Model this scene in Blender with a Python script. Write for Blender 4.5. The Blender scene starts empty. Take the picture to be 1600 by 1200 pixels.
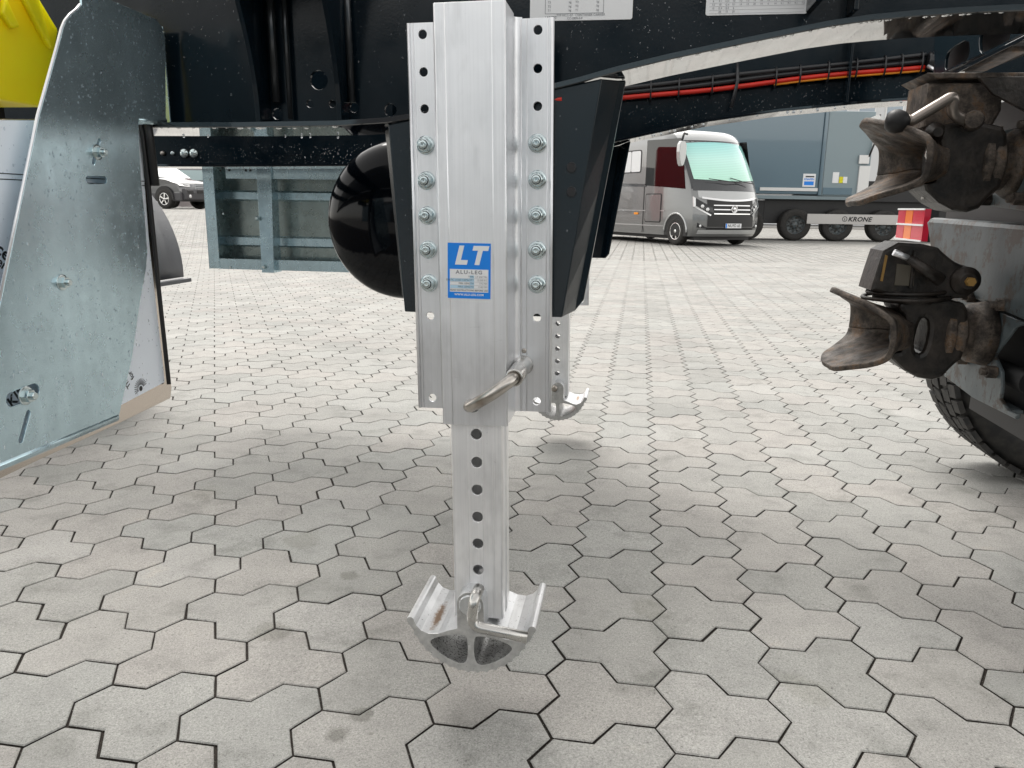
import bpy, bmesh, math, random
import numpy as np
from mathutils import Vector, Matrix
rnd = random.Random(7); nr = np.random.RandomState(7)
S = bpy.context.scene; COL = S.collection
R_ = math.radians

# ---------------------------------------------------------------- camera, sky, sun, exposure
F, PITCH, ROLL, H = 1205.0, .2261, .0148, .97
cam = bpy.data.cameras.new('camera'); co = bpy.data.objects.new('camera', cam); COL.objects.link(co)
cam.sensor_width = 36; cam.lens = F / 1600 * 36; cam.clip_start = .05; cam.clip_end = 2000
co.matrix_world = Matrix.Translation((0, 0, H)) @ Matrix.Rotation(R_(90) - PITCH, 4, 'X') @ Matrix.Rotation(ROLL, 4, 'Z')
S.camera = co
SUN_EL, SUN_ROT = R_(56), R_(-14)
w = bpy.data.worlds.new('World'); S.world = w; w.use_nodes = True
wn, wl = w.node_tree.nodes, w.node_tree.links
sky = wn.new('ShaderNodeTexSky'); sky.sky_type = 'NISHITA'; sky.sun_disc = False
sky.sun_elevation = SUN_EL; sky.sun_rotation = SUN_ROT; sky.dust_density = 1.2; sky.air_density = 1.
bw = wn.new('ShaderNodeHueSaturation'); bw.inputs['Saturation'].default_value = .10
wl.new(sky.outputs[0], bw.inputs['Color']); wm = wn.new('ShaderNodeMix'); wm.data_type = 'RGBA'; wm.blend_type = 'MULTIPLY'; wm.inputs[0].default_value = 1; wm.inputs[7].default_value = (1.0, .965, .91, 1)
wl.new(bw.outputs[0], wm.inputs[6]); wl.new(wm.outputs[2], wn['Background'].inputs[0])
wn['Background'].inputs[1].default_value = .15
sd = bpy.data.lights.new('sun', 'SUN'); sd.energy = .9; sd.angle = R_(30); sd.color = (1, .965, .92)
so = bpy.data.objects.new('sun', sd); COL.objects.link(so)
# sky sun_rotation is measured clockwise from +Y
sdir = Vector((math.sin(SUN_ROT) * math.cos(SUN_EL), math.cos(SUN_ROT) * math.cos(SUN_EL), math.sin(SUN_EL)))
so.rotation_euler = sdir.to_track_quat('Z', 'Y').to_euler()
S.view_settings.view_transform = 'Standard'; S.view_settings.look = 'None'
S.view_settings.exposure = 1.33; S.view_settings.gamma = 1; S.view_settings.use_curve_mapping = False
S.render.engine = 'CYCLES'

# ---------------------------------------------------------------- frames
A = .150; O = Vector((-.07, 1.40)); E1 = Vector((math.cos(A), -math.sin(A))); E2 = Vector((math.sin(A), math.cos(A)))
CS, CT = (Vector((0, 0)) - O).dot(E1), (Vector((0, 0)) - O).dot(E2)
def ray(px, py):
    x, y = px - 800, py - 600; c, s = math.cos(ROLL), math.sin(ROLL)
    x0, y0 = x * c + y * s, -x * s + y * c; u = -y0 / F
    return x0 / F, math.cos(PITCH) + u * math.sin(PITCH), -math.sin(PITCH) + u * math.cos(PITCH)
def tp(px, py, t):                       # point of the trailer's plane at lateral distance t -> (s, z)
    d = ray(px, py); v = Vector(d[:2]); k = (t - CT) / v.dot(E2)
    return CS + v.dot(E1) * k, H + d[2] * k
def sp(px, py, s):                       # point of the plane at length s -> (t, z)
    d = ray(px, py); v = Vector(d[:2]); k = (s - CS) / v.dot(E1)
    return CT + v.dot(E2) * k, H + d[2] * k
def at(px, py, Y):
    d = ray(px, py); k = Y / d[1]; return Vector((d[0] * k, Y, H + d[2] * k))

# ---------------------------------------------------------------- materials
def mat(name, base, rough=.5, metal=0., **k):
    m = bpy.data.materials.new(name); m.use_nodes = True
    n, l = m.node_tree.nodes, m.node_tree.links; b = n['Principled BSDF']
    b.inputs['Base Color'].default_value = (*base, 1); b.inputs['Roughness'].default_value = rough
    b.inputs['Metallic'].default_value = metal
    for kk, v in k.items(): b.inputs[kk.replace('_', ' ')].default_value = v
    return m
def N(m, t, **k):
    x = m.node_tree.nodes.new(t)
    for a, v in k.items():
        if a in x.inputs.keys() if isinstance(a, str) and not hasattr(x, a) else False: x.inputs[a].default_value = v
        else: setattr(x, a, v)
    return x
def noise(m, scale, detail=3, stretch=None, world=False, rough=.55):
    n, l = m.node_tree.nodes, m.node_tree.links
    t = n.new('ShaderNodeTexNoise'); t.inputs['Scale'].default_value = scale; t.inputs['Detail'].default_value = detail
    t.inputs['Roughness'].default_value = rough
    if world: src = n.new('ShaderNodeNewGeometry').outputs['Position']
    else: src = n.new('ShaderNodeTexCoord').outputs['Object']
    mp = n.new('ShaderNodeMapping'); mp.inputs['Scale'].default_value = stretch or (1, 1, 1)
    l.new(src, mp.inputs[0]); l.new(mp.outputs[0], t.inputs['Vector']); return t.outputs['Fac']
def ramp(m, fac, stops, interp='LINEAR'):
    r = m.node_tree.nodes.new('ShaderNodeValToRGB'); r.color_ramp.interpolation = interp
    e = r.color_ramp.elements
    while len(e) > 1: e.remove(e[-1])
    e[0].position = stops[0][0]; e[0].color = (*stops[0][1], 1) if not isinstance(stops[0][1], float) else (stops[0][1],) * 3 + (1,)
    for p, c in stops[1:]:
        x = e.new(p); x.color = (*c, 1) if not isinstance(c, float) else (c, c, c, 1)
    m.node_tree.links.new(fac, r.inputs[0]); return r.outputs[0]
def mix(m, fac, a, b, mode='MIX'):
    x = m.node_tree.nodes.new('ShaderNodeMix'); x.data_type = 'RGBA'; x.blend_type = mode
    l = m.node_tree.links
    for i, v in ((0, fac), (6, a), (7, b)):
        if hasattr(v, 'links') or isinstance(v, bpy.types.NodeSocket): l.new(v, x.inputs[i])
        elif i == 0: x.inputs[i].default_value = v
        else: x.inputs[i].default_value = (*v, 1)
    return x.outputs[2]
def math_(m, op, a, b=0.):
    x = m.node_tree.nodes.new('ShaderNodeMath'); x.operation = op
    for i, v in enumerate((a, b)):
        if isinstance(v, bpy.types.NodeSocket): m.node_tree.links.new(v, x.inputs[i])
        else: x.inputs[i].default_value = v
    return x.outputs[0]
def setc(m, sock, inp='Base Color'):
    m.node_tree.links.new(sock, m.node_tree.nodes['Principled BSDF'].inputs[inp])
def bump(m, h, strength=.2, dist=.002):
    b = m.node_tree.nodes.new('ShaderNodeBump'); b.inputs['Strength'].default_value = strength; b.inputs['Distance'].default_value = dist
    m.node_tree.links.new(h, b.inputs['Height']); setc(m, b.outputs[0], 'Normal'); return b

def paver_material():
    m = mat('concrete_paver', (.3, .285, .265), .82)
    n, l = m.node_tree.nodes, m.node_tree.links
    geo = n.new('ShaderNodeNewGeometry'); oi = n.new('ShaderNodeObjectInfo')
    r = math_(m, 'FRACT', math_(m, 'ADD', geo.outputs['Random Per Island'], oi.outputs['Random']))
    big = noise(m, 1.3, 4, world=True); med = noise(m, 9, 5, world=True, rough=.65); fine = noise(m, 330, 4, world=True, rough=.8); spk = noise(m, 120, 4, world=True, rough=.75); grime = noise(m, 4.5, 6, world=True, rough=.7)
    c = ramp(m, r, [(0, (.290, .290, .272)), (.3, (.330, .324, .304)), (.6, (.352, .336, .314)), (.8, (.322, .324, .306)), (1, (.372, .364, .344))])
    c = mix(m, 1, c, ramp(m, big, [(.3, .84), (.5, 1.), (.72, 1.07)]), 'MULTIPLY')
    c = mix(m, 1, c, ramp(m, med, [(.3, .83), (.52, 1.), (.72, 1.09)]), 'MULTIPLY')
    c = mix(m, 1, c, ramp(m, fine, [(.30, .42), (.42, .84), (.52, 1.02), (.62, 1.12), (.74, 1.5)]), 'MULTIPLY')
    c = mix(m, 1, c, ramp(m, spk, [(.30, .35), (.38, .92), (.5, 1.), (.64, 1.04), (.74, 1.4)]), 'MULTIPLY')
    grn = noise(m, 210, 5, world=True, rough=.9); c = mix(m, 1, c, ramp(m, grn, [(.30, .42), (.40, .80), (.5, 1.), (.60, 1.12), (.70, 1.45)]), 'MULTIPLY')
    c = mix(m, 1, c, ramp(m, grime, [(.30, (.80, .81, .79)), (.46, (1., 1., 1.)), (.62, (1., 1., 1.)), (.75, (1.07, 1.03, .98))]), 'MULTIPLY')
    # faint tracks, and a few oil spots that sit on the stones
    for (x, y, rad, dk) in ((-.318, 1.262, .036, .60), (-.283, 1.322, .026, .66), (-.255, 1.265, .008, .7), (-.56, 1.62, .05, .8), (-.62, 2.13, .07, .86), (-1.05, 2.5, .08, .88), (.35, 1.75, .05, .9), (.62, 1.42, .06, .92), (-.43, 1.9, .03, .7)):
        d = n.new('ShaderNodeVectorMath'); d.operation = 'DISTANCE'; l.new(geo.outputs['Position'], d.inputs[0]); d.inputs[1].default_value = (x, y, 0)
        q = math_(m, 'DIVIDE', math_(m, 'ADD', d.outputs['Value'], math_(m, 'MULTIPLY', math_(m, 'SUBTRACT', med, .5), rad * 2.6)), rad)
        c = mix(m, 1, c, ramp(m, q, [(.62, (dk, dk, dk * .97)), (1.05, 1.)]), 'MULTIPLY')
    setc(m, c); bump(m, mix(m, .5, fine, spk), .8, .0016)
    setc(m, ramp(m, med, [(.3, .72), (.7, .9)]), 'Roughness')
    return m
M = {}
M['paver'] = paver_material()
m = M['joint'] = mat('joint_sand', (.03, .026, .022), .95)
setc(m, ramp(m, noise(m, 330, 2, world=True), [(.3, (.012, .009, .007)), (.6, (.035, .028, .022)), (.68, (.05, .04, .03)), (.73, (.5, .48, .44))])); bump(m, noise(m, 330, 2, world=True), .6, .003)
m = M['ground'] = mat('yard_concrete', (.32, .31, .29), .9)
setc(m, ramp(m, noise(m, .4, 5, world=True), [(.3, (.26, .25, .235)), (.7, (.34, .33, .31))]))

m = M['paint'] = mat('dark_blue_grey_paint', (.0075, .0115, .0155), .2, 0, Specular_IOR_Level=.26)
setc(m, ramp(m, noise(m, 3, 4), [(.3, (.0022, .0062, .0100)), (.7, (.0042, .0100, .0155))]))
bump(m, noise(m, 240, 2), .10, .0006); setc(m, ramp(m, noise(m, 14, 3), [(.3, .10), (.7, .24)]), 'Roughness')
m = M['paint_peel'] = mat('orange_peel_paint', (.006, .014, .020), .24, 0, Specular_IOR_Level=.55); bump(m, noise(m, 150, 2), .12, .0008)
M['pipe'] = mat('glossy_grey_pipe', (.06, .065, .07), .2, .6)
m = M['wet'] = mat('wet_paint_underside', (.007, .010, .013), .05, 0, Specular_IOR_Level=.9, Coat_Weight=1., Coat_Roughness=.03)
bump(m, noise(m, 14, 2), .03, .002)
m = M['gloss'] = mat('black_tank_enamel', (.0008, .0018, .0035), .07, 0, Specular_IOR_Level=.20)
m = M['black'] = mat('black_plastic', (.012, .012, .013), .5)
m = M['rubber'] = mat('tyre_rubber', (.016, .0155, .015), .75)
setc(m, ramp(m, noise(m, 30, 4), [(.35, (.012, .012, .012)), (.7, (.035, .032, .028))])); bump(m, noise(m, 150, 2), .3, .001)

def alu(name, base, r0, r1, stretch, metal=1.):
    m = mat(name, base, .35, metal * .86)
    st = noise(m, 260, 3, stretch); bl = noise(m, 6, 4)
    c = ramp(m, st, [(.3, tuple(b * .95 for b in base)), (.7, tuple(min(1, b * 1.03) for b in base))])
    c = mix(m, 1, c, ramp(m, bl, [(.3, .9), (.7, 1.04)]), 'MULTIPLY'); setc(m, c)
    setc(m, ramp(m, mix(m, .45, st, bl), [(.3, r0), (.7, r1)]), 'Roughness'); bump(m, st, .022, .0006)
    scr = noise(m, 90, 5, (.15, 1, 1), rough=.8); c = mix(m, 1, c, ramp(m, scr, [(.25, .8), (.34, 1.), (.70, 1.), (.78, 1.15)]), 'MULTIPLY'); pit = noise(m, 140, 4, rough=.75); c = mix(m, 1, c, ramp(m, pit, [(.24, .55), (.30, 1.)]), 'MULTIPLY'); sm_ = noise(m, 11, 4, (1, 1, .35), rough=.7); c = mix(m, 1, c, ramp(m, sm_, [(.32, .84), (.48, 1.)]), 'MULTIPLY'); setc(m, c)
    return m
M['alu'] = alu('extruded_aluminium', (.90, .91, .93), .32, .46, (1, 1, .012))
M['alu_tube'] = alu('milled_aluminium_tube', (.97, .97, .98), .36, .5, (1, 1, .012), .85)
M['alu_foot'] = alu('dull_aluminium_foot', (.70, .71, .72), .30, .46, (1, .02, 1), .95)
m = M['alu_foot']; tcn = m.node_tree.nodes.new('ShaderNodeTexCoord')
mpn = m.node_tree.nodes.new('ShaderNodeMapping'); mpn.inputs['Location'].default_value = (.084 * 6, .055, -.21 * 1); mpn.inputs['Scale'].default_value = (6, 1, 1); m.node_tree.links.new(tcn.outputs['Object'], mpn.inputs[0])
ln = m.node_tree.nodes.new('ShaderNodeVectorMath'); ln.operation = 'LENGTH'; m.node_tree.links.new(mpn.outputs[0], ln.inputs[0])
q_ = math_(m, 'ADD', ln.outputs['Value'], math_(m, 'MULTIPLY', math_(m, 'SUBTRACT', noise(m, 120, 5, rough=.8), .5), .10))
old = m.node_tree.nodes['Principled BSDF'].inputs['Base Color'].links[0].from_socket
dirt = mix(m, ramp(m, noise(m, 200, 4, rough=.8), [(.32, 1.), (.38, 0.)]), old, (.06, .05, .045))
setc(m, mix(m, ramp(m, q_, [(.030, .9), (.060, 0.)]), dirt, (.22, .13, .07)))
m = M['alu_chamber'] = mat('dirty_chamber_walls', (.4, .4, .4), .4, .7)
setc(m, mix(m, ramp(m, noise(m, 240, 4, rough=.8), [(.40, 1.), (.47, 0.)]), ramp(m, noise(m, 25, 4), [(.3, (.34, .34, .34)), (.7, (.62, .62, .61))]), (.03, .026, .022)))
m = M['alu_dirty'] = mat('dirty_cut_aluminium', (.45, .44, .42), .6, .35)
c = ramp(m, noise(m, 70, 5), [(.3, (.34, .335, .325)), (.7, (.50, .495, .48))])
c = mix(m, 1, c, ramp(m, noise(m, 260, 4, rough=.8), [(.30, .12), (.38, 1.)]), 'MULTIPLY'); setc(m, c)
m = M['steel'] = mat('stainless_steel', (.55, .54, .52), .24, 1); setc(m, ramp(m, noise(m, 20, 3), [(.3, .24), (.7, .32)]), 'Roughness')
m = M['zinc'] = mat('zinc_bolt', (.60, .68, .69), .20, 1)
m = M['nickel'] = mat('worn_pin_steel', (.42, .39, .35), .3, 1); setc(m, ramp(m, noise(m, 25, 4), [(.35, (.30, .26, .22)), (.65, (.56, .53, .49))]))
def galv(name, b):
    m = mat(name, b, .38, .8)
    v = m.node_tree.nodes.new('ShaderNodeTexVoronoi'); v.inputs['Scale'].default_value = 90
    tc = m.node_tree.nodes.new('ShaderNodeTexCoord'); m.node_tree.links.new(tc.outputs['Object'], v.inputs['Vector'])
    bwn = m.node_tree.nodes.new('ShaderNodeRGBToBW'); m.node_tree.links.new(v.outputs['Color'], bwn.inputs[0]); c = mix(m, 1, b, ramp(m, bwn.outputs[0], [(0, .95), (1, 1.04)]), 'MULTIPLY')
    c = mix(m, 1, c, ramp(m, noise(m, 5, 4), [(.3, .82), (.7, 1.1)]), 'MULTIPLY')
    c = mix(m, 1, c, ramp(m, noise(m, 40, 3, (1, 1, .15)), [(.3, .93), (.7, 1.05)]), 'MULTIPLY')
    setc(m, c); setc(m, ramp(m, noise(m, 30, 3), [(.3, .20), (.7, .30)]), 'Roughness'); return m
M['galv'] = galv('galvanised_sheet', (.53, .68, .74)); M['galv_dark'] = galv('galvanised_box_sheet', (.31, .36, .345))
M['film'] = mat('pale_protective_film', (.82, .88, .95), .3); bump(M['film'], noise(M['film'], 8, 2), .1, .003)
m = M['bare'] = mat('polished_cover_edge', (.62, .56, .50), .16, 1); bump(m, noise(m, 60, 2), .06, .001)
M['print'] = mat('black_print', (.01, .01, .012), .5)
m = M['yellow'] = mat('yellow_plastic', (1, .90, .01), .42, 0, Subsurface_Weight=.7, Subsurface_Radius=(.08, .07, .02), Subsurface_Scale=1.); setc(m, ramp(m, noise(m, 9, 3), [(.3, (1, .74, .004)), (.7, (1, .82, .006))]))
m = M['rust'] = mat('greasy_cast_steel', (.1, .08, .065), .55, .35)
c = ramp(m, noise(m, 17, 6, rough=.7), [(.3, (.016, .013, .012)), (.44, (.060, .049, .041)), (.55, (.135, .110, .090)), (.62, (.16, .10, .06)), (.72, (.26, .235, .21))]); 
c = mix(m, 1, c, ramp(m, noise(m, 120, 4, rough=.75), [(.3, .45), (.5, 1.), (.72, 1.25)]), 'MULTIPLY'); setc(m, c)
bump(m, noise(m, 70, 6, rough=.75), .8, .004); setc(m, ramp(m, noise(m, 30, 4), [(.3, .38), (.65, .7)]), 'Roughness')
m = M['grease'] = mat('black_greasy_steel', (.012, .011, .010), .42, .1)
setc(m, ramp(m, noise(m, 26, 5), [(.35, (.008, .007, .006)), (.7, (.045, .036, .03))])); bump(m, noise(m, 60, 5), .5, .004)
m = M['truckgrey'] = mat('worn_grey_chassis_paint', (.13, .145, .145), .42)
c = ramp(m, noise(m, 7, 5), [(.3, (.062, .082, .092)), (.7, (.125, .148, .156))])
c = mix(m, ramp(m, noise(m, 13, 6, rough=.75), [(.50, 0.), (.57, 1.)]), c, (.055, .042, .033)); c = mix(m, ramp(m, noise(m, 5, 5, stretch=(1, 1, .25), rough=.7), [(.52, 0.), (.72, .7)]), c, (.05, .042, .036))
c = mix(m, ramp(m, noise(m, 48, 4, rough=.7, stretch=(1, 1, .4)), [(.62, 0.), (.68, 1.)]), c, (.03, .025, .022)); setc(m, c); bump(m, noise(m, 50, 4), .3, .002)
M['lever'] = mat('pale_lever_steel', (.33, .29, .26), .33, .8)
M['lens_red'] = mat('red_lens', (.62, .02, .05), .15, 0, Coat_Weight=.5, Emission_Color=(1, .02, .04, 1), Emission_Strength=0.)
M['lens_orange'] = mat('orange_lens', (.9, .2, .02), .15, 0, Coat_Weight=.5)
M['white'] = mat('white_label', (.78, .79, .80), .45)
M['offwhite'] = mat('white_paint', (.72, .72, .71), .3)
M['stick_blue'] = mat('blue_sticker', (.003, .22, .78), .4)
M['stick_pale'] = mat('pale_blue_print', (.45, .66, .82), .5)
M['greyprint'] = mat('grey_print', (.25, .26, .28), .5)
M['red_cable'] = mat('red_cable', (.62, .02, .008), .3); M['orange_cable'] = mat('orange_cable', (.75, .26, .01), .35)
M['black_cable'] = mat('black_cable', (.02, .021, .024), .28)
M['water'] = mat('water', (.9, .95, 1), .02, 0, IOR=1.33, Transmission_Weight=.85)
M['rvsilver'] = mat('silver_grey_metallic', (.20, .205, .205), .3, .5, Coat_Weight=1., Coat_Roughness=.02)
M['rvlight'] = mat('pale_silver_paint', (.45, .46, .46), .25, .35, Coat_Weight=1., Coat_Roughness=.04)
M['rvdark'] = mat('anthracite_paint', (.03, .033, .037), .2, .2, Coat_Weight=1.)
M['glassdark'] = mat('dark_window_glass', (.004, .005, .006), .02, 0, Specular_IOR_Level=.6)
m = M['wind'] = mat('tinted_windscreen_over_blinds', (.40, .80, .68), .12, 0, Coat_Weight=1.)
tc = m.node_tree.nodes.new('ShaderNodeTexCoord'); sx = m.node_tree.nodes.new('ShaderNodeSeparateXYZ'); m.node_tree.links.new(tc.outputs['Object'], sx.inputs[0])
zz = math_(m, 'DIVIDE', math_(m, 'SUBTRACT', sx.outputs[2], 1.75), 1.2)
c = ramp(m, zz, [(0, (.50, .86, .70)), (.45, (.55, .88, .80)), (.78, (.35, .75, .72)), (.93, (.05, .33, .36)), (1, (.02, .14, .16))])
wv = m.node_tree.nodes.new('ShaderNodeTexWave'); wv.bands_direction = 'Z'; wv.inputs['Scale'].default_value = 7; m.node_tree.links.new(tc.outputs['Object'], wv.inputs[0])
setc(m, mix(m, 1, c, ramp(m, wv.outputs['Fac'], [(0, .9), (1, 1.04)]), 'MULTIPLY'))
M['chrome'] = mat('chrome', (.8, .8, .8), .1, 1)
M['amber'] = mat('amber_marker', (.9, .32, .02), .3)
M['trailergrey'] = mat('blue_grey_panel', (.125, .185, .225), .16, 0, Coat_Weight=.4)
M['trailerlight'] = mat('light_blue_grey_panel', (.22, .28, .305), .3)
M['guard'] = mat('brushed_side_guard', (.50, .485, .47), .4, .3)
M['carsilver'] = mat('silver_car_paint', (.15, .155, .16), .3, .6, Coat_Weight=1.)
M['cladding'] = mat('dark_cladding', (.055, .055, .06), .45)
M['carglass'] = mat('car_glass', (.30, .40, .41), .05, 0, Coat_Weight=1.)
M['carscreen'] = mat('bright_windscreen', (.62, .68, .68), .05, 0, Coat_Weight=1.)
M['lamp'] = mat('clear_headlight', (.75, .76, .76), .1, .3, Coat_Weight=1.)
M['brickred'] = mat('dark_red_facade', (.13, .035, .045), .7)
M['facade'] = mat('light_facade', (.62, .63, .64), .6); M['winblue'] = mat('building_window', (.30, .36, .42), .1)
M['crane_red'] = mat('red_crane_paint', (.55, .008, .015), .3)
M['seal'] = mat('seal', (.02, .02, .02), .6)
M['mudguard'] = mat('grey_plastic_mudguard', (.055, .058, .066), .42); bump(M['mudguard'], noise(M['mudguard'], 300, 2), .15, .0006)
M['worn'] = mat('worn_yellow_label', (.33, .19, .05), .6); M['mesh_plate'] = mat('dirty_type_plate', (.13, .115, .09), .6, .3)

# ---------------------------------------------------------------- mesh helpers
class MB:
    def __init__(s): s.v = []; s.f = []; s.m = []; s.sm = []
    def put(s, v, f, mi=0, sm=False):
        o = len(s.v); s.v += [tuple(p) for p in v]; s.f += [tuple(i + o for i in q) for q in f]
        s.m += [mi] * len(f); s.sm += [sm] * len(f); return s
    def box(s, x0, x1, y0, y1, z0, z1, mi=0):
        v = [(x, y, z) for z in (z0, z1) for y in (y0, y1) for x in (x0, x1)]
        return s.put(v, [(0, 2, 3, 1), (4, 5, 7, 6), (0, 1, 5, 4), (2, 6, 7, 3), (0, 4, 6, 2), (1, 3, 7, 5)], mi)
    def hexa(s, b, t, mi=0):             # two loops of n points
        n = len(b); v = list(b) + list(t)
        f = [tuple(reversed(range(n))), tuple(range(n, 2 * n))] + [(i, (i + 1) % n, n + (i + 1) % n, n + i) for i in range(n)]
        return s.put(v, f, mi)
    def prism(s, poly, ax, d0, d1, mi=0):  # poly in the plane across axis ax
        def P(u, v, d): return {'x': (d, u, v), 'y': (u, d, v), 'z': (u, v, d)}[ax]
        return s.hexa([P(u, v, d0) for u, v in poly], [P(u, v, d1) for u, v in poly], mi)
    def cyl(s, p0, p1, r0, r1=None, n=20, mi=0, caps=True, sm=True):
        r1 = r0 if r1 is None else r1
        return s.lathe(p0, (Vector(p1) - Vector(p0)), [(r0, 0), (r1, (Vector(p1) - Vector(p0)).length)], n, mi, caps, sm)
    def lathe(s, o, ax, prof, n=24, mi=0, caps=True, sm=True, a0=0, a1=2 * math.pi):
        ax = Vector(ax).normalized(); o = Vector(o)
        u = ax.orthogonal().normalized() if abs(ax.y) < .99 else Vector((1, 0, 0)); w_ = ax.cross(u)
        full = abs(a1 - a0 - 2 * math.pi) < 1e-6; k = n if full else n + 1
        v = []
        for r, h in prof:
            for i in range(k):
                a = a0 + (a1 - a0) * i / n
                v.append(o + ax * h + (u * math.cos(a) + w_ * math.sin(a)) * r)
        f = []
        for j in range(len(prof) - 1):
            for i in range(n):
                i2 = (i + 1) % k; f.append((j * k + i, j * k + i2, (j + 1) * k + i2, (j + 1) * k + i))
        s.put(v, f, mi, sm)
        if caps and full:
            nv = len(s.v) - len(v)
            if prof[0][0] > 1e-5: s.f.append(tuple(nv + i for i in reversed(range(k)))); s.m.append(mi); s.sm.append(False)
            if prof[-1][0] > 1e-5: s.f.append(tuple(nv + (len(prof) - 1) * k + i for i in range(k))); s.m.append(mi); s.sm.append(False)
        return s
    def tube(s, path, r, n=12, mi=0, caps=True, rr=None):
        P = [Vector(p) for p in path]; v = []; up = None
        for i, p in enumerate(P):
            d = (P[min(i + 1, len(P) - 1)] - P[max(i - 1, 0)]).normalized()
            if up is None: up = d.orthogonal().normalized()
            up = (up - d * up.dot(d)).normalized(); q = d.cross(up); ri = rr[i] if rr else r
            for k in range(n):
                a = 2 * math.pi * k / n; v.append(p + (up * math.cos(a) + q * math.sin(a)) * ri)
        f = [(j * n + i, j * n + (i + 1) % n, (j + 1) * n + (i + 1) % n, (j + 1) * n + i) for j in range(len(P) - 1) for i in range(n)]
        o = len(s.v); s.put(v, f, mi, True)
        if caps:
            s.f += [tuple(o + i for i in reversed(range(n))), tuple(o + (len(P) - 1) * n + i for i in range(n))]; s.m += [mi] * 2; s.sm += [False] * 2
        return s
    def grid(s, pts, mi=0, sm=True, flip=False):   # rows of points
        nr_, nc = len(pts), len(pts[0]); v = [p for r in pts for p in r]
        f = [(j * nc + i, j * nc + i + 1, (j + 1) * nc + i + 1, (j + 1) * nc + i) for j in range(nr_ - 1) for i in range(nc - 1)]
        if flip: f = [tuple(reversed(q)) for q in f]
        return s.put(v, f, mi, sm)
    def add(s, me, mx=None, mi=0, sm=False):
        mx = mx or Matrix()
        return s.put([mx @ v.co for v in me.vertices], [tuple(p.vertices) for p in me.polygons], mi, sm)
    def build(s, name, mats, parent=None, loc=None, bevel=0, seg=2, off=None, **tags):
        me = bpy.data.meshes.new(name); v = s.v
        if off is not None: v = [(p[0] - off[0], p[1] - off[1], p[2] - off[2]) for p in v]
        me.from_pydata(v, [], s.f); 
        for x in (mats if isinstance(mats, (list, tuple)) else [mats]): me.materials.append(M[x])
        me.polygons.foreach_set('material_index', s.m); me.polygons.foreach_set('use_smooth', s.sm)
        bm = bmesh.new(); bm.from_mesh(me); bmesh.ops.recalc_face_normals(bm, faces=bm.faces); bm.to_mesh(me); bm.free()
        me.update(); return link(name, me, parent, loc if loc is not None else off, bevel, seg, **tags)
def link(name, me, parent=None, loc=None, bevel=0, seg=2, rot=None, **tags):
    o = bpy.data.objects.new(name, me); COL.objects.link(o)
    if loc is not None: o.location = loc
    if rot is not None: o.rotation_euler = rot
    if parent: o.parent = parent
    for k, x in tags.items(): o[k] = x
    if bevel:
        b = o.modifiers.new('bevel', 'BEVEL'); b.width = bevel; b.segments = seg; b.limit_method = 'ANGLE'; b.angle_limit = R_(35)
    return o
def thing(name, label, cat, loc=(0, 0, 0), rz=0, group=None):
    o = bpy.data.objects.new(name, None); COL.objects.link(o); o.location = loc; o.rotation_euler = (0, 0, rz)
    o.empty_display_size = .1; o['label'] = label; o['category'] = cat
    if group: o['group'] = group
    return o
def copy_tree(o, parent=None, **tags):
    kids = [c for c in bpy.data.objects if c.parent == o]
    c = o.copy(); COL.objects.link(c)
    if parent: c.parent = parent
    for k, x in tags.items(): c[k] = x
    for k in kids: copy_tree(k, c)
    return c
def circ(cx, cy, r, n=24): return [(cx + r * math.cos(2 * math.pi * i / n), cy + r * math.sin(2 * math.pi * i / n)) for i in range(n)]
def slot(x0, y0, x1, y1, r, n=8):
    a = math.atan2(y1 - y0, x1 - x0)
    return [(x1 + r * math.cos(a - math.pi / 2 + math.pi * i / n), y1 + r * math.sin(a - math.pi / 2 + math.pi * i / n)) for i in range(n + 1)] + \
           [(x0 + r * math.cos(a + math.pi / 2 + math.pi * i / n), y0 + r * math.sin(a + math.pi / 2 + math.pi * i / n)) for i in range(n + 1)]
def rrect(x0, x1, y0, y1, r, n=5):
    p = []
    for cx, cy, a in ((x1 - r, y1 - r, 0), (x0 + r, y1 - r, 90), (x0 + r, y0 + r, 180), (x1 - r, y0 + r, 270)):
        p += [(cx + r * math.cos(R_(a + 90 * i / n)), cy + r * math.sin(R_(a + 90 * i / n))) for i in range(n + 1)]
    return p
def smooth_poly(p, it=1, closed=True):
    for _ in range(it):
        q = []
        n = len(p)
        for i in range(n if closed else n - 1):
            a, b = p[i], p[(i + 1) % n]
            q += [tuple(.75 * x + .25 * y for x, y in zip(a, b)), tuple(.25 * x + .75 * y for x, y in zip(a, b))]
        p = q if closed else [p[0]] + q + [p[-1]]
    return p
def plate(outline, holes=(), th=.006, b=.0008):
    cu = bpy.data.curves.new('plate', 'CURVE'); cu.dimensions = '2D'; cu.fill_mode = 'BOTH'
    for pl in [outline] + list(holes):
        sp_ = cu.splines.new('POLY'); sp_.points.add(len(pl) - 1); sp_.use_cyclic_u = True
        for q, (x, y) in zip(sp_.points, pl): q.co = (x, y, 0, 1)
    cu.extrude = max(th / 2 - b, .0001); cu.bevel_depth = b; cu.bevel_resolution = 1; cu.offset = -b
    o = bpy.data.objects.new('plate', cu); COL.objects.link(o)
    dg = bpy.context.evaluated_depsgraph_get(); me = bpy.data.meshes.new_from_object(o.evaluated_get(dg))
    bpy.data.objects.remove(o); return me
SZ = Matrix(((1, 0, 0, 0), (0, 0, -1, 0), (0, 1, 0, 0), (0, 0, 0, 1)))      # plate (u,v) -> (x,z), thickness along y
TZ = Matrix(((0, 0, 1, 0), (1, 0, 0, 0), (0, 1, 0, 0), (0, 0, 0, 1)))      # plate (u,v) -> (y,z), thickness along x
def Tr(x, y, z): return Matrix.Translation((x, y, z))
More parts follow.
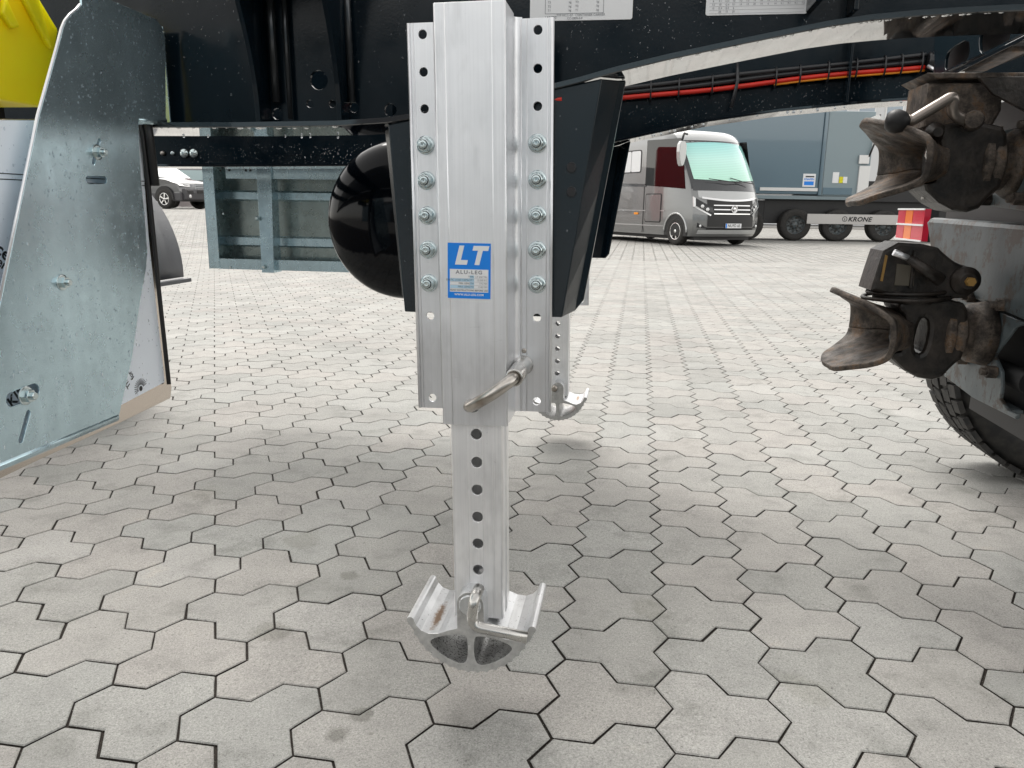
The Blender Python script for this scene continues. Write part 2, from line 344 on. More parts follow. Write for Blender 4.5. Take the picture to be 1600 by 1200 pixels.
def text(body, size, spacing=1., shear=0, ext=.0001, align='CENTER', bold=0, xs=1.):
    cu = bpy.data.curves.new('t', 'FONT'); cu.body = body; cu.size = size; cu.extrude = ext; cu.align_x = align; cu.align_y = 'CENTER'
    cu.space_character = spacing; cu.shear = shear; cu.offset = bold; cu.resolution_u = 3
    o = bpy.data.objects.new('t', cu); COL.objects.link(o); o.scale.x = xs
    dg = bpy.context.evaluated_depsgraph_get(); me = bpy.data.meshes.new_from_object(o.evaluated_get(dg)); bpy.data.objects.remove(o)
    if xs != 1: me.transform(Matrix.Diagonal((xs, 1, 1, 1)))
    return me
def droplets(name, parent, pts, nrm, smin, smax, run=1.0):
    """clear water beads sitting on a surface: pts list of points, nrm outward normal, elongated along z"""
    mb = MB(); nrm = Vector(nrm).normalized()
    u = nrm.cross(Vector((0, 0, 1))); u = u.normalized() if u.length > .1 else Vector((1, 0, 0)); w_ = nrm.cross(u)
    for p in pts:
        r = smin + (smax - smin) * rnd.random() ** 3; ry = r * (1 + run * rnd.random()); p = Vector(p)
        v = [p + u * r * math.cos(a) + w_ * ry * math.sin(a) for a in [i * math.pi / 3 for i in range(6)]]
        v += [p + nrm * r * .45 + u * r * .6 * math.cos(a) + w_ * ry * .6 * math.sin(a) for a in [i * math.pi / 3 for i in range(6)]] + [p + nrm * r * .6]
        f = [(i, (i + 1) % 6, 6 + (i + 1) % 6, 6 + i) for i in range(6)] + [(6 + i, 6 + (i + 1) % 6, 12) for i in range(6)]
        mb.put(v, f, 0, True)
    return mb.build(name, 'water', parent, kind='stuff')
def inpoly(x, y, p):
    c = False; j = len(p) - 1
    for i in range(len(p)):
        if (p[i][1] > y) != (p[j][1] > y) and x < (p[j][0] - p[i][0]) * (y - p[i][1]) / (p[j][1] - p[i][1]) + p[i][0]: c = not c
        j = i
    return c

# ---------------------------------------------------------------- ground and paving
PY, U0, V0 = -.15935, .09623 * H, 1.97860 * H
HH, WW, AA = .067924 * H, .234660 * H, .036633 * H
def sst(x): x = np.clip(x, 0, 1); return x * x * (3 - 2 * x)
def rise(x, y): return .70 * sst((y - 9) / 20) * sst((-x - .5) / 7.5)
g = MB(); g.put([(-700, -300, -.05), (700, -300, -.05), (700, 1200, -.05), (-700, 1200, -.05)], [(0, 1, 2, 3)])
g.build('ground', 'ground', kind='structure')
pts = [[(x, y, float(rise(x, y)) - .0065) for x in np.linspace(-46, 46, 93)] for y in np.linspace(-3, 46, 99)]
bed = MB().grid(pts).build('pavement', 'joint', kind='structure')
RR, LL, FL = AA / 2, -AA / 2, .40 * (WW - AA)
GA = [(RR, 0), (RR + FL, 0), (WW + LL - FL, 1), (WW + LL, 1), (WW + RR, 2), (WW + LL, 3), (WW + LL - FL, 3), (RR + FL, 4), (RR, 4), (LL, 3), (RR, 2), (LL, 1)]
GB = [(RR, 4), (RR + FL, 4), (WW + LL - FL, 3), (WW + LL, 3), (WW + RR, 4), (WW + LL, 5), (WW + RR, 6), (WW + LL, 7), (WW + LL - FL, 7), (RR + FL, 6), (RR, 6), (LL, 5)]
def inset(P, d):
    n = len(P); out = []
    for i in range(n):
        a, b, c = (Vector(P[(i + k) % n]) for k in (-1, 0, 1))
        e, f_ = (b - a).normalized(), (c - b).normalized(); n1, n2 = Vector((e.y, -e.x)), Vector((f_.y, -f_.x))
        k = (n1 + n2); k = k / max(.3, k.length_squared) * 2
        out.append((b.x + k.x * d, b.y + k.y * d))
    return out
def area(P): return sum(P[i][0] * P[(i + 1) % len(P)][1] - P[(i + 1) % len(P)][0] * P[i][1] for i in range(len(P))) / 2
shapes = []
for G in (GA, GB):
    P = [(u, -j * HH) for u, j in G]; cx = sum(p[0] for p in P) / 12; cy = sum(p[1] for p in P) / 12
    P = [(x - cx, y - cy) for x, y in P]
    if area(P) < 0: P = P[::-1]
    sgn = -1
    o = inset(P, sgn * .0023); i_ = inset(P, sgn * .0043)
    if abs(area(o)) > abs(area(P)): o = inset(P, .0023); i_ = inset(P, .0043)
    shapes.append((cx, cy, o, i_))
def paver_mesh(o, i_):
    def rough_(P, Q):
        a, b = [], []
        for k in range(12):
            p0, p1, q0, q1 = (Vector(x) for x in (P[k], P[(k + 1) % 12], Q[k], Q[(k + 1) % 12])); f = rnd.uniform(.3, .7)
            ch = .0012 * rnd.random() ** 2; a.append(p0 + Vector((rnd.gauss(0, .0004), rnd.gauss(0, .0004)))); b.append(q0 * (1 - .012 * rnd.random() ** 3) + Vector((rnd.gauss(0, .0004), rnd.gauss(0, .0004))))
            a.append(p0.lerp(p1, f) * (1 - ch * 3)); b.append(q0.lerp(q1, f) * (1 - ch * 5))
        return a, b
    o, i_ = rough_(o, i_)
    n = 24; v = [(x, y, 0) for x, y in i_] + [(x, y, -.0022) for x, y in o] + [(x, y, -.0200) for x, y in o]
    f = [tuple(range(n))] + [(i, n + i, n + (i + 1) % n, (i + 1) % n) for i in range(n)] + [(n + i, 2 * n + i, 2 * n + (i + 1) % n, n + (i + 1) % n) for i in range(n)]
    me = bpy.data.meshes.new('paver'); me.from_pydata(v, [], f); me.materials.append(M['paver']); me.materials.append(M['joint'])
    for p in me.polygons[1 + n:]: p.material_index = 1
    me.update(); me.shade_flat(); return me
pm = [[paver_mesh(o, i_) for _ in range(4)] for _, _, o, i_ in shapes]
cosp, sinp = math.cos(PY), math.sin(PY)
cand = []
for c in range(-260, 300):
    for k in range(-130, 20):
        for t, (cx, cy, o, i_) in enumerate(shapes):
            u = U0 + c * WW + cx; v = V0 - 6 * k * HH + cy
            x, y = u * cosp - v * sinp, u * sinp + v * cosp
            if .35 < y < 44 and abs(x) < .82 * y + 1.3: cand.append((x, y, t))
def inframe(x, y):
    d = Vector((x, y, -H)); zc = d.y * math.cos(PITCH) - d.z * math.sin(PITCH); yc = d.y * math.sin(PITCH) + d.z * math.cos(PITCH)
    X, Y = 800 + F * d.x / zc, 600 - F * yc / zc
    return -60 < X < 1660 and Y < 1290
near = sorted([q for q in cand if inframe(q[0], q[1])], key=lambda q: q[0] ** 2 + q[1] ** 2)[:300]
ns = set(near)
for x, y, t in near:
    link('paver', rnd.choice(pm[t]), bed, (x + rnd.gauss(0, .0005), y + rnd.gauss(0, .0005), rnd.gauss(0, .0003) - .0005), rot=(rnd.gauss(0, .0016), rnd.gauss(0, .0016), PY + rnd.gauss(0, .0025)))
vs, fs, mode = [], [], None
V = []; FA = []; MI = []; base = 0
rest = [q for q in cand if q not in ns]
for t in (0, 1):
    _, _, o, i_ = shapes[t]
    for far in (False, True):
        kk = 1 - (.014 if far else .008); o = [(x * kk, y * kk) for x, y in shapes[t][2]]; i_ = [(x * kk, y * kk) for x, y in shapes[t][3]]
        q = np.array([(a, b) for a, b, tt in rest if tt == t and (b > 15) == far])
        if not len(q): continue
        n = len(q); loc = np.array([(x, y, 0) for x, y in i_] + [(x, y, -.0018) for x, y in o] + ([] if far else [(x, y, -.012) for x, y in o]))
        ang = PY + nr.normal(0, .0025, n); ca, sa = np.cos(ang)[:, None], np.sin(ang)[:, None]
        X = q[:, 0:1] + loc[:, 0] * ca - loc[:, 1] * sa; Y = q[:, 1:2] + loc[:, 0] * sa + loc[:, 1] * ca
        tx, ty = nr.normal(0, .0012, (n, 1)), nr.normal(0, .0012, (n, 1))
        Z = loc[:, 2] + tx * loc[:, 0] + ty * loc[:, 1] + nr.normal(0, .0002, (n, 1)) + rise(X, Y) - .0004
        V.append(np.stack([X, Y, Z], -1).reshape(-1, 3)); L = len(loc)
        fl_ = [tuple(range(12))] + [(i, 12 + i, 12 + (i + 1) % 12, (i + 1) % 12) for i in range(12)] + ([] if far else [(12 + i, 24 + i, 24 + (i + 1) % 12, 12 + (i + 1) % 12) for i in range(12)])
        for kf, ff in enumerate(fl_): FA.append((base + np.arange(n)[:, None] * L + np.array(ff))); MI.append(np.full(n, 1 if kf > (0 if far else 12) else 0))
        base += n * L
V = np.concatenate(V); me = bpy.data.meshes.new('far_pavers'); me.vertices.add(len(V)); me.vertices.foreach_set('co', V.ravel())
loops = np.concatenate([f.ravel() for f in FA]); sizes = np.concatenate([np.full(len(f), f.shape[1]) for f in FA])
me.loops.add(len(loops)); me.loops.foreach_set('vertex_index', loops.astype(np.int32)); me.polygons.add(len(sizes))
me.polygons.foreach_set('loop_start', np.concatenate([[0], np.cumsum(sizes)[:-1]]).astype(np.int32))
me.polygons.foreach_set('loop_total', sizes.astype(np.int32)); me.materials.append(M['paver']); me.materials.append(M['joint']); me.polygons.foreach_set('material_index', np.concatenate(MI).astype(np.int32)); me.update(calc_edges=True); me.validate(); me.shade_flat()
link('pavers', me, bed, kind='stuff')
#@@TRAILER
# ================================================================ SWAP-BODY TRAILER
T = thing('container_trailer', 'dark blue-grey container trailer in the foreground, carried on bright aluminium landing legs', 'trailer', (O.x, O.y, 0), -A)
def bend(profile_pts, cross, name, mats, parent, it=1, **k):
    """sweep a cross-section [(t,dz)..] along a side-view polyline [(s,z)..]"""
    P = smooth_poly(profile_pts, it, False) if it else profile_pts
    mb = MB(); n = len(cross); v = [(s, t, z + dz) for s, z in P for t, dz in cross]
    f = [(i * n + j, i * n + (j + 1) % n, (i + 1) * n + (j + 1) % n, (i + 1) * n + j) for i in range(len(P) - 1) for j in range(n)]
    f += [tuple(range(n)), tuple((len(P) - 1) * n + j for j in reversed(range(n)))]
    return mb.put(v, f)
near_line = [(-2.6, 1.113), (-.9, 1.113), (-.30, 1.1125), (-.117, 1.123), (.135, 1.1735), (.276, 1.210), (.476, 1.248), (.60, 1.270), (.72, 1.279), (.86, 1.283), (1.6, 1.29)]
far_line = [(-2.9, 1.112), (-.75, 1.118), (-.1, 1.145), (.24, 1.222), (.62, 1.303), (1.20, 1.357), (1.9, 1.38)]
def zl(line, s):
    for (a, b), (c, d) in zip(line, line[1:]):
        if a <= s <= c: return b + (d - b) * (s - a) / (c - a)
    return line[-1][1]
TOPZ = 1.47
def web_outline(line, s0, s1, top=TOPZ, step=.05):
    n = int((s1 - s0) / step); lo = [(s0 + (s1 - s0) * i / n, zl(line, s0 + (s1 - s0) * i / n) + .001) for i in range(n + 1)]
    return lo + [(s1, top), (s0, top)]
# near frame beam: web plate with its holes, bottom flange, stiffening plates
def wp(px, py, t=.078): return tp(px, py, t)
holes = []
for px, py, r in ((498, 125, 13.5), (484, 162, 5.5), (519, 162, 5.5), (610, 172, 9), (553, 168, 7), (433, 178, 8)):
    s, z = wp(px, py); holes.append(circ(s, z, r / 1205 * 1.55))
mb = MB(); mb.add(plate(web_outline(near_line, -2.5, 1.5), holes, .008, .0005), Tr(0, .082, 0) @ SZ)
beam = mb.build('frame_beam', 'paint', T, label='near frame beam with the leg bolted to it')
bend(near_line, [(.004, -.0005), (.004, -.0085), (.006, -.010), (.176, -.010), (.178, -.0085), (.178, -.0005)], '', '', T).build('bottom_flange', 'wet', beam)
# weld bead along the web foot
P = [(s, .0765, zl(near_line, s) + .003) for s in np.arange(-.85, 1.2, .012)]
MB().tube(P, .003, 6, rr=[.0028 + .0008 * rnd.random() for _ in P]).build('weld_seam', 'paint', beam)
for px0, px1 in ((378, 409), (505, 537)):            # curved gusset plates below the outrigger
    s0, z0 = tp(px1, 186, .02); poly = []
    for i in range(13):
        f = i / 12; z = 1.115 + (1.50 - 1.115) * f; poly.append((.030 - .20 * f ** 1.9, z))
    poly += [(.0775, 1.50), (.0775, 1.115)]
    MB().add(plate(poly, (), .009, .001), Tr(s0 - .012, 0, 0) @ TZ).build('gusset', 'paint', beam)
MB().box(-.50, -.29, -.20, .077, 1.40, 1.50).build('outrigger', 'paint', beam, bevel=.004)
for px, y0, y1, r in ((427, 40, 160, .0075), (449, 42, 186, .0045), (545, 8, 160, .0065)):
    a, b = tp(px - 3, y0, .066), tp(px + 5, y1, .066)
    MB().tube([(a[0], .066, a[1] + .10), (a[0], .066, a[1]), (b[0], .066, b[1])], r, 10).build('brake_pipe', 'pipe', beam)
MB().box(.545, .556, -.0, .077, 1.292, TOPZ).build('stiffener', 'paint', beam, bevel=.002)
MB().box(.610, .618, .03, .077, 1.284, TOPZ).build('stiffener', 'paint', beam, bevel=.002)
# far frame beam
mb = MB(); mb.add(plate(web_outline(far_line, -2.8, 1.85, 1.75), (), .008, .0005), Tr(0, 1.668, 0) @ SZ)
beam2 = mb.build('frame_beam', 'paint', T, label='far frame beam carrying the red cable')
bend(far_line, [(1.570, -.0005), (1.570, -.0085), (1.572, -.010), (1.744, -.010), (1.746, -.0085), (1.746, -.0005)], '', '', T).build('bottom_flange', 'wet', beam2)
for px in (1320,):
    s, z = tp(px, 130, 1.66); MB().box(s - .004, s + .004, 1.60, 1.663, zl(far_line, s) + .001, 1.74).build('stiffener', 'paint', beam2, bevel=.002)
for i, (px, col) in enumerate(((241, 'brass'), (257, 'zinc'), (275, 'zinc'), (290, 'zinc'))):
    s, z = tp(px, 238, 1.60); r = (.010, .010, .019, .019)[i]
    MB().lathe((s, 1.663, z), (0, -1, 0), [(r, 0), (r, .006), (r * .8, .012), (r * .3, .016)], 16).build('bolt', 'nickel' if i == 0 else 'zinc', beam2)
# deck cross bearers and outer side rail up above, that shade the yard below
for s in (-2.2, -1.45, -.9, -.2, .1): MB().box(s - .035, s + .035, .089, 1.663, 1.36, 1.46).build('cross_member', 'paint', T, bevel=.004)
# perforated cross plate at the right end
s = 1.12
h1 = [sp(*p, s) for p in ((1478, 112), (1480, 86), (1490, 74), (1516, 60), (1518, 84), (1510, 98), (1490, 107))]
h2 = [sp(*p, s) for p in ((1534, 84), (1532, 62), (1536, 48), (1578, 44), (1582, 60), (1572, 72), (1548, 84))]
out = [sp(*p, s) for p in ((1462, 128), (1468, 116), (1600, 55), (1700, 15))] + [(.30, 1.62), (1.25, 1.62)]
mb = MB(); mb.add(plate(out, [smooth_poly(h1), smooth_poly(h2)], .008, .0015), Tr(s, 0, 0) @ TZ)
pp = mb.build('perforated_plate', 'paint_peel', T)
MB().box(s + .04, s + .05, .25, 1.30, 1.335, 1.60).build('gooseneck_shade', 'print', pp)  # black sheet stands for the darkness inside the gooseneck behind the holes
a, b = sp(1462, 131, s), sp(1760, -18, s)
mb = MB(); mb.hexa([(s - .03, a[0], a[1] - .006), (s + .03, a[0], a[1] - .006), (s + .03, a[0], a[1] - .016), (s - .03, a[0], a[1] - .016)], [(s - .03, b[0], b[1] - .006), (s + .03, b[0], b[1] - .006), (s + .03, b[0], b[1] - .016), (s - .03, b[0], b[1] - .016)])
mb.build('lower_flange', 'wet', pp, bevel=.001)
# brackets that carry the legs (hat-shaped pressings)
def bracket(t, d, far=False):
    line = far_line if far else near_line
    zb, zt = .776, lambda s: zl(line, s) - .012
    fb, ft = (-.133, .157), (-.158, .212) ; ob, ot = (-.166, .193), (-.190, .250)
    mb = MB(); th = .007
    def col(sb, st, tt, zlow): 
        zt_ = zt(st); return [(sb + (st - sb) * f, tt, zlow + (zt_ - zlow) * f) for f in (0, .1, .3, .55, .8, 1)]
    rows = [col(ob[0] + .004, ot[0], t + d * .080, zb + .022), col(ob[0] + .018, ot[0] + .012, t + d * .066, zb + .004), col(fb[0], ft[0], t, zb), col(fb[1], ft[1], t, zb), col(ob[1] - .018, ot[1] - .010, t + d * .066, zb + .004), col(ob[1] - .004, ot[1], t + d * .080, zb + .022), col(ob[1] - .004, ot[1], t + d * .095, zb + .022)]
    return mb.grid(rows, sm=False)
b1 = bracket(.013, 1)
b1 = b1.build('leg_bracket', 'paint_peel', T); so_ = b1.modifiers.new('s', 'SOLIDIFY'); so_.thickness = .006; so_.offset = 0; bv = b1.modifiers.new('b', 'BEVEL'); bv.width = .002; bv.segments = 2
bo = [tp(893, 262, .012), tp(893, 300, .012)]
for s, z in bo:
    MB().cyl((s, .0065, z), (s, .0085, z), .0072, n=18).build('bracket_hole', 'print', b1); MB().tube([(s + .0075 * math.cos(a), .0088, z + .0085 * math.sin(a)) for a in np.linspace(0, 2 * math.pi, 19)], .0012, 6, caps=False).build('hole_glint', 'pipe', b1)  # grey ring stands for the highlight along the hole's edge
b2 = bracket(1.742, -1, True).build('leg_bracket', 'paint', T); so_ = b2.modifiers.new('s', 'SOLIDIFY'); so_.thickness = .006; so_.offset = 0

# ---- landing leg
LEAN = -.018
leg = None
zt, zb = 1.273, .600
hz = [1.2544 - .0600 * k for k in range(9)] + [.620]
mb = MB()
for sgn in (-1, 1):
    x0, x1 = (.055, .1235) if sgn > 0 else (-.1235, -.055)
    hs = [circ(sgn * .0985, z, .0074) for z in (hz[:3] + hz[8:])]
    mb.add(plate([(x0, zb), (x1, zb), (x1, zt), (x0, zt)], hs, .006, .0006), Tr(0, -.003, 0) @ SZ)
    xa, xb = sorted((sgn * .0535, sgn * .0580)); mb.box(xa, xb, -.0885, -.006, zb - .004, zt + .008)     # side wall
    for xx, rr in ((.1228, .0032), (.0700, .0016), (.1150, .0010), (.0800, .0008)):       # extruded ribs
        mb.cyl((sgn * xx, -.0062, zb + .0005), (sgn * xx, -.0062, zt - .0005), rr, n=8)
    pr_ = [(sgn * (.0580 + .014 * (1 - math.cos(a))), -.0062 - .014 * (1 - math.sin(a))) for a in [R_(90 * i / 5) for i in range(6)]]
    mb.grid([[(x - .0, y, zb + .001) for x, y in pr_], [(x, y, zt + .002) for x, y in pr_]])
mb.add(plate([(-.0565, zb - .006), (.0565, zb - .006), (.0565, zt + .009), (-.0565, zt + .009)], [circ(-.003, .628, .0105)], .0045, .0014), Tr(0, -.0900, 0) @ SZ)
for xx, rr in ((-.0555, .0028), (.0555, .0028), (-.0395, .0016), (.0360, .0012), (.0450, .0008)):
    mb.cyl((xx, -.0912 if abs(xx) < .05 else -.0888, zb - .0055), (xx, -.0912 if abs(xx) < .05 else -.0888, zt + .0085), rr, n=10)
mb.box(-.0535, .0535, -.0095, -.0065, zb, zt)
leg = mb.build('landing_leg', 'alu', T, loc=(.0306, -.0005, 0)); leg.rotation_euler = (0, LEAN, 0); leg['label'] = 'near landing leg with blue maker sticker and bent locking pin'
# inner tube
mb = MB(); zt2 = 1.0; zb2 = .2165
th = [circ(0, .3130 + .0523 * k, .0100) for k in range(12)]
mb.add(plate([(-.043, zb2), (.043, zb2), (.043, zt2), (-.043, zt2)], th, .0055, .0010), Tr(0, -.0785, 0) @ SZ)
for sgn in (-1, 1):
    xa, xb = sorted((sgn * .0412, sgn * .0462)); mb.box(xa, xb, -.0755, -.0075, zb2, zt2)
    mb.cyl((sgn * .0432, -.0782, zb2), (sgn * .0432, -.0782, zt2), .0030, n=12)
    mb.cyl((sgn * .0466, -.052, zb2), (sgn * .0466, -.052, zt2), .0012, n=6); mb.cyl((sgn * .0466, -.040, zb2), (sgn * .0466, -.040, zt2), .0012, n=6)
for xx in (-.0165, .0105, .028, .031): mb.cyl((xx, -.0810, zb2 + .001), (xx, -.0810, zt2), .0007, n=6)
mb.add(plate([(-.0410, zb2), (.0410, zb2), (.0410, zt2), (-.0410, zt2)], th, .005, .0006), Tr(0, -.0105, 0) @ SZ)
inner = mb.build('inner_tube', 'alu_tube', leg)
# foot (extruded cradle with two chambers)
FT0, FT1, FX = -.120, .050, -.008
def arc(cx, cz, r, a0, a1, n): return [(cx + r * math.cos(R_(a0 + (a1 - a0) * i / n)), cz + r * math.sin(R_(a0 + (a1 - a0) * i / n))) for i in range(n + 1)]
CZ = .1265 + .128
outl = []
n = 46
for i in range(n + 1):                       # serrated arc from left to right
    a = R_(205 + 130 * i / n); rr = .1275 + (.0036 if (i % 3 == 1) else 0); outl.append((rr * math.cos(a) * .93, CZ + rr * math.sin(a)))
outl += arc(.114, .2215, .0072, -50, 150, 7)
outl += [(.103, .2125), (.094, .2030), (.080, .1975), (.062, .1990), (.040, .2080), (.0260, .2130)]
outl += [(.0250, .262)] + arc(0, .262, .0250, 0, 180, 14) + [(-.0250, .2130)]
outl += [(-.040, .2080), (-.062, .1990), (-.080, .1975), (-.094, .2030), (-.103, .2125)]
outl += arc(-.114, .2215, .0072, 30, 230, 7)
chL = smooth_poly([(-.006, .150), (-.006, .196), (-.016, .2010), (-.050, .1965), (-.080, .184), (-.070, .168), (-.045, .150), (-.018, .1395)], 2)
chR = [(-x, z) for x, z in chL]
me = plate(outl, [chL, chR], FT1 - FT0, .0008)
mb = MB(); mb.add(me, Tr(FX, (FT0 + FT1) / 2, 0) @ SZ)
foot = mb.build('foot', ['alu_foot', 'alu_dirty', 'alu_chamber'], leg)
for p in foot.data.polygons:
    if abs(p.normal.y) > .7: p.material_index = 1
    elif math.hypot((p.center.x - FX) / .93, p.center.z - CZ) < .121 and p.center.z < .2025 and not (p.normal.z > .3 and p.center.z > .186) and abs(p.center.x - FX) < .086: p.material_index = 2
# the neck only reaches through the middle: shallow side slots
MB().lathe((FX, FT0 - .0045, .262), (0, 1, 0), [(.0185, 0), (.0205, .0015), (.0205, .005)], 32).build('pivot_boss', 'alu_foot', leg)
def bentpath(pts, r=.014, n=8):
    P = [Vector(p) for p in pts]; out = [P[0]]
    for a, b, c in zip(P, P[1:], P[2:]):
        u, v = (a - b).normalized(), (c - b).normalized(); k = min(r, (a - b).length * .48, (c - b).length * .48)
        p, q = b + u * k, b + v * k
        for i in range(n + 1):
            f = i / n; out.append((1 - f) ** 2 * p + 2 * f * (1 - f) * b + f * f * q)
    return out + [P[-1]]
def L(s, t, z): return Vector((s - .0306 + .018 * z, t + .0005, z))
a, b, c = tp(743, 928, -.14), tp(728, 950, -.15), tp(738, 977, -.152); e = tp(824, 997, -.152)
P = bentpath([L(a[0] + .002, -.118, a[1]), L(a[0], -.150, a[1] - .004), L(c[0] - .002, -.153, c[1]), L(e[0], -.153, e[1])], .020)
MB().tube(P, .0100, 20).build('foot_pin', 'steel', leg)
MB().lathe(L(a[0], .052, .262), (0, 1, 0), [(.0135, 0), (.0135, .004), (.0088, .006), (.0088, .012)], 20).build('pin_end', 'nickel', leg)
# locking pin at the outer tube
s0, z0 = .0917, .687
MB().lathe(L(s0, -.006, z0), (0, -1, 0), [(.0190, 0), (.0176, .003), (.0165, .006), (.0160, .010), (.0155, .108), (.0145, .111), (.0112, .111), (.0112, .10)], 32).build('pin_barrel', 'steel', leg)
e = tp(735, 635, -.118)
P = bentpath([L(s0, -.09, z0), L(s0 - .001, -.131, z0), L((s0 + e[0]) / 2 + .004, -.136, (z0 + e[1]) / 2 + .001), L(e[0] + .001, -.118, e[1])], .022)
P += [L(e[0] - .004, -.111, e[1] - .002), L(e[0] - .0055, -.102, e[1] - .002), L(e[0] - .0055, -.092, e[1] - .002)]
MB().tube(P, .0105, 18, rr=[.0105] * (len(P) - 3) + [.0100, .0096, .0095]).build('locking_pin', 'nickel', leg)
s1, z1 = tp(819, 549, -.006); MB().lathe(L(s1, -.0062, z1), (0, -1, 0), [(.0048, 0), (.0044, .0018), (.003, .0028)], 14).build('screw', 'nickel', leg)
# bolts
bolt_me = None
def hexn(r): return [(r * math.cos(R_(60 * i + 12)), r * math.sin(R_(60 * i + 12))) for i in range(6)]
for sgn in (-1, 1):
    for k in range(3, 8):
        if bolt_me is None:
            mb = MB(); mb.lathe((0, 0, 0), (0, -1, 0), [(.0160, 0), (.0162, .0015), (.0150, .003), (.0125, .0042)], 28)
            mb.prism(hexn(.0132), 'y', -.0135, -.0035); mb.lathe((0, -.0133, 0), (0, -1, 0), [(.0118, 0), (.0098, .0025), (.0088, .0033)], 24)
            mb.lathe((0, -.012, 0), (0, -1, 0), [(.0083, 0), (.0083, .0034), (.0083, .0050)], 24, 1)
            mb.lathe((0, -.012, 0), (0, -1, 0), [(.0072, .004), (.0072, .0082), (.0062, .0096), (.0030, .0100), (.0026, .0090)], 24, 0)
            o = mb.build('bolt', ['zinc', 'print'], leg, loc=(sgn * .0985, -.0062, hz[k]), bevel=.0006); bolt_me = o
        else:
            o = bolt_me.copy(); COL.objects.link(o); o.location = (sgn * .0985, -.0062, hz[k]); o.rotation_euler = (0, rnd.random(), 0)
# sticker
sa, za = tp(700, 379, -.0925); sb, zb_ = tp(766, 467, -.0925); cx, cz = (sa + sb) / 2 - .0306 + .018 * .863, (za + zb_) / 2
sw, sh = .0735, .0925
mb = MB(); mb.box(-sw / 2, sw / 2, -.0002, .0002, -sh / 2, sh / 2)
mb.box(-sw * .45, sw * .45, -.0004, -.0002, -sh * .383, sh * .03, 1)
def txt(mb, body, x, z, size, mi, sp_=1., shear=0, bold=0, xs=1., y=-.0006):
    mb.add(text(body, size, sp_, shear, .0001, 'CENTER', bold, xs), Tr(x, y, z) @ SZ, mi)
txt(mb, 'L', -sw * .20, sh * .265, .0400, 1, 1, .25, .0022, .98, -.0004); txt(mb, 'T', sw * .19, sh * .265, .0400, 1, 1, .25, .0022, .98, -.0004)
txt(mb, 'ALU-LEG', 0, -sh * .025, .0085, 2, 1.25, 0, .0002, 1.15)
for i, (a_, b_) in enumerate((('TYPE', 'LT 650 TRL'), ('STATIC LOAD CAPACITY', '12.000 KG'), ('MIN. LENGTH', '775 MM'), ('MAX. LENGTH', '1240 MM'))):
    z = -sh * (.105 + .061 * i); 
    if i % 2 == 1: mb.box(-sw * .44, sw * .12, -.00052, -.0004, z - .0024, z + .0024, 3)
    else: mb.box(-sw * (-.02), sw * .12, -.00052, -.0004, z - .0024, z + .0024, 3)
    me = text(a_, .0042, 1, 0, .00005, 'RIGHT'); mb.add(me, Tr(sw * .11, -.0006, z) @ SZ, 4)
    me = text(b_, .0042, 1, 0, .00005, 'RIGHT'); mb.add(me, Tr(sw * .43, -.0006, z) @ SZ, 2)
    mb.box(-sw * .44, sw * .44, -.00056, -.0004, z - .0030, z - .0027, 5)
txt(mb, 'READ INSTRUCTIONS BEFORE USE', 0, -sh * .352, .0040, 4, 1.05)
txt(mb, 'WWW.ALU-LEG.COM', 0, -sh * .432, .0048, 1, 1.1, 0, .00015, 1, -.0004)
st = mb.build('sticker', ['stick_blue', 'white', 'greyprint', 'stick_pale', 'print', 'greyprint'], leg, loc=(cx, -.0930, cz), label='blue and white maker sticker reading LT ALU-LEG')
st.rotation_euler = (0, .018, 0)
# far leg: same build turned round
leg2 = copy_tree(leg, T); leg2.location = (.000, 1.7565, -.018); leg2.rotation_euler = (0, LEAN, math.pi); leg2['label'] = 'far landing leg seen past the near one'
leg2.rotation_euler = (Matrix.Rotation(LEAN, 3, 'Y') @ Matrix.Rotation(math.pi, 3, 'Z')).to_euler()
for c in [c for c in bpy.data.objects if c.parent == leg2 and c.name.startswith('sticker')]: bpy.data.objects.remove(c)

# ---- type plates on the near web
def typeplate(x0, x1, z0, z1, rows, right):
    mb = MB(); mb.add(plate(rrect(x0, x1, z0, z1, .004), (), .0012, .0002), Tr(0, .0768, 0) @ SZ)
    y = .0758
    def line(a, b, c, d, wd=.0004): mb.box(min(a, c) - wd, max(a, c) + wd, y, y + .0003, min(b, d) - wd, max(b, d) + wd, 1)
    if not right:
        bx0, bx1, bz = x0 + .027, x0 + .128, z0 + .0115
        line(bx0, bz, bx1, bz); line(bx0, bz, bx0, z1 - .004); line(bx1, bz, bx1, z1 - .004)
        for r in range(8):
            z = bz + .005 + r * .0065
            for x, s in ((.004, 'T%d' % (r % 3 + 1)), (.040, 'kg'), (.052, 'T%d' % (r % 3 + 1)), (.088, 'kg')): mb.add(text(s, .005, 1, 0, .0001), Tr(bx0 + x + .003, y, z) @ SZ, 1)
        mb.add(text('TYP MCC-27   CONTAINER CARRIER', .0052, 1, 0, .0001), Tr(bx0 + .062, y, z0 + .0085) @ SZ, 1); mb.add(text('CC-2800-3-F', .005, 1, 0, .0001), Tr(bx0 + .052, y, z0 + .0035) @ SZ, 1)
        mb.add(text('LAG TEC', .005, 1, 0, .0001, bold=.0002), Tr(bx0 + .010, y, z0 + .0055) @ SZ, 1)
    else:
        for r in range(12):
            z = z0 + .0055 + r * .0055; line(x0 + .006, z - .0027, x1 - .006, z - .0027, .00012)
            for c in range(14):
                if r < 2 and c > 3 or rnd.random() < .15: continue
                mb.add(text(rnd.choice(['7.5', '10', '28', '12.4', '6', '14', '9.1', '20']), .0042, 1, 0, .0001), Tr(x0 + .012 + c * .0112, y, z) @ SZ, 1)
    mb.build('type_plate', ['white', 'greyprint'], beam, label='white printed table plate' if right else 'white rating plate behind the leg')
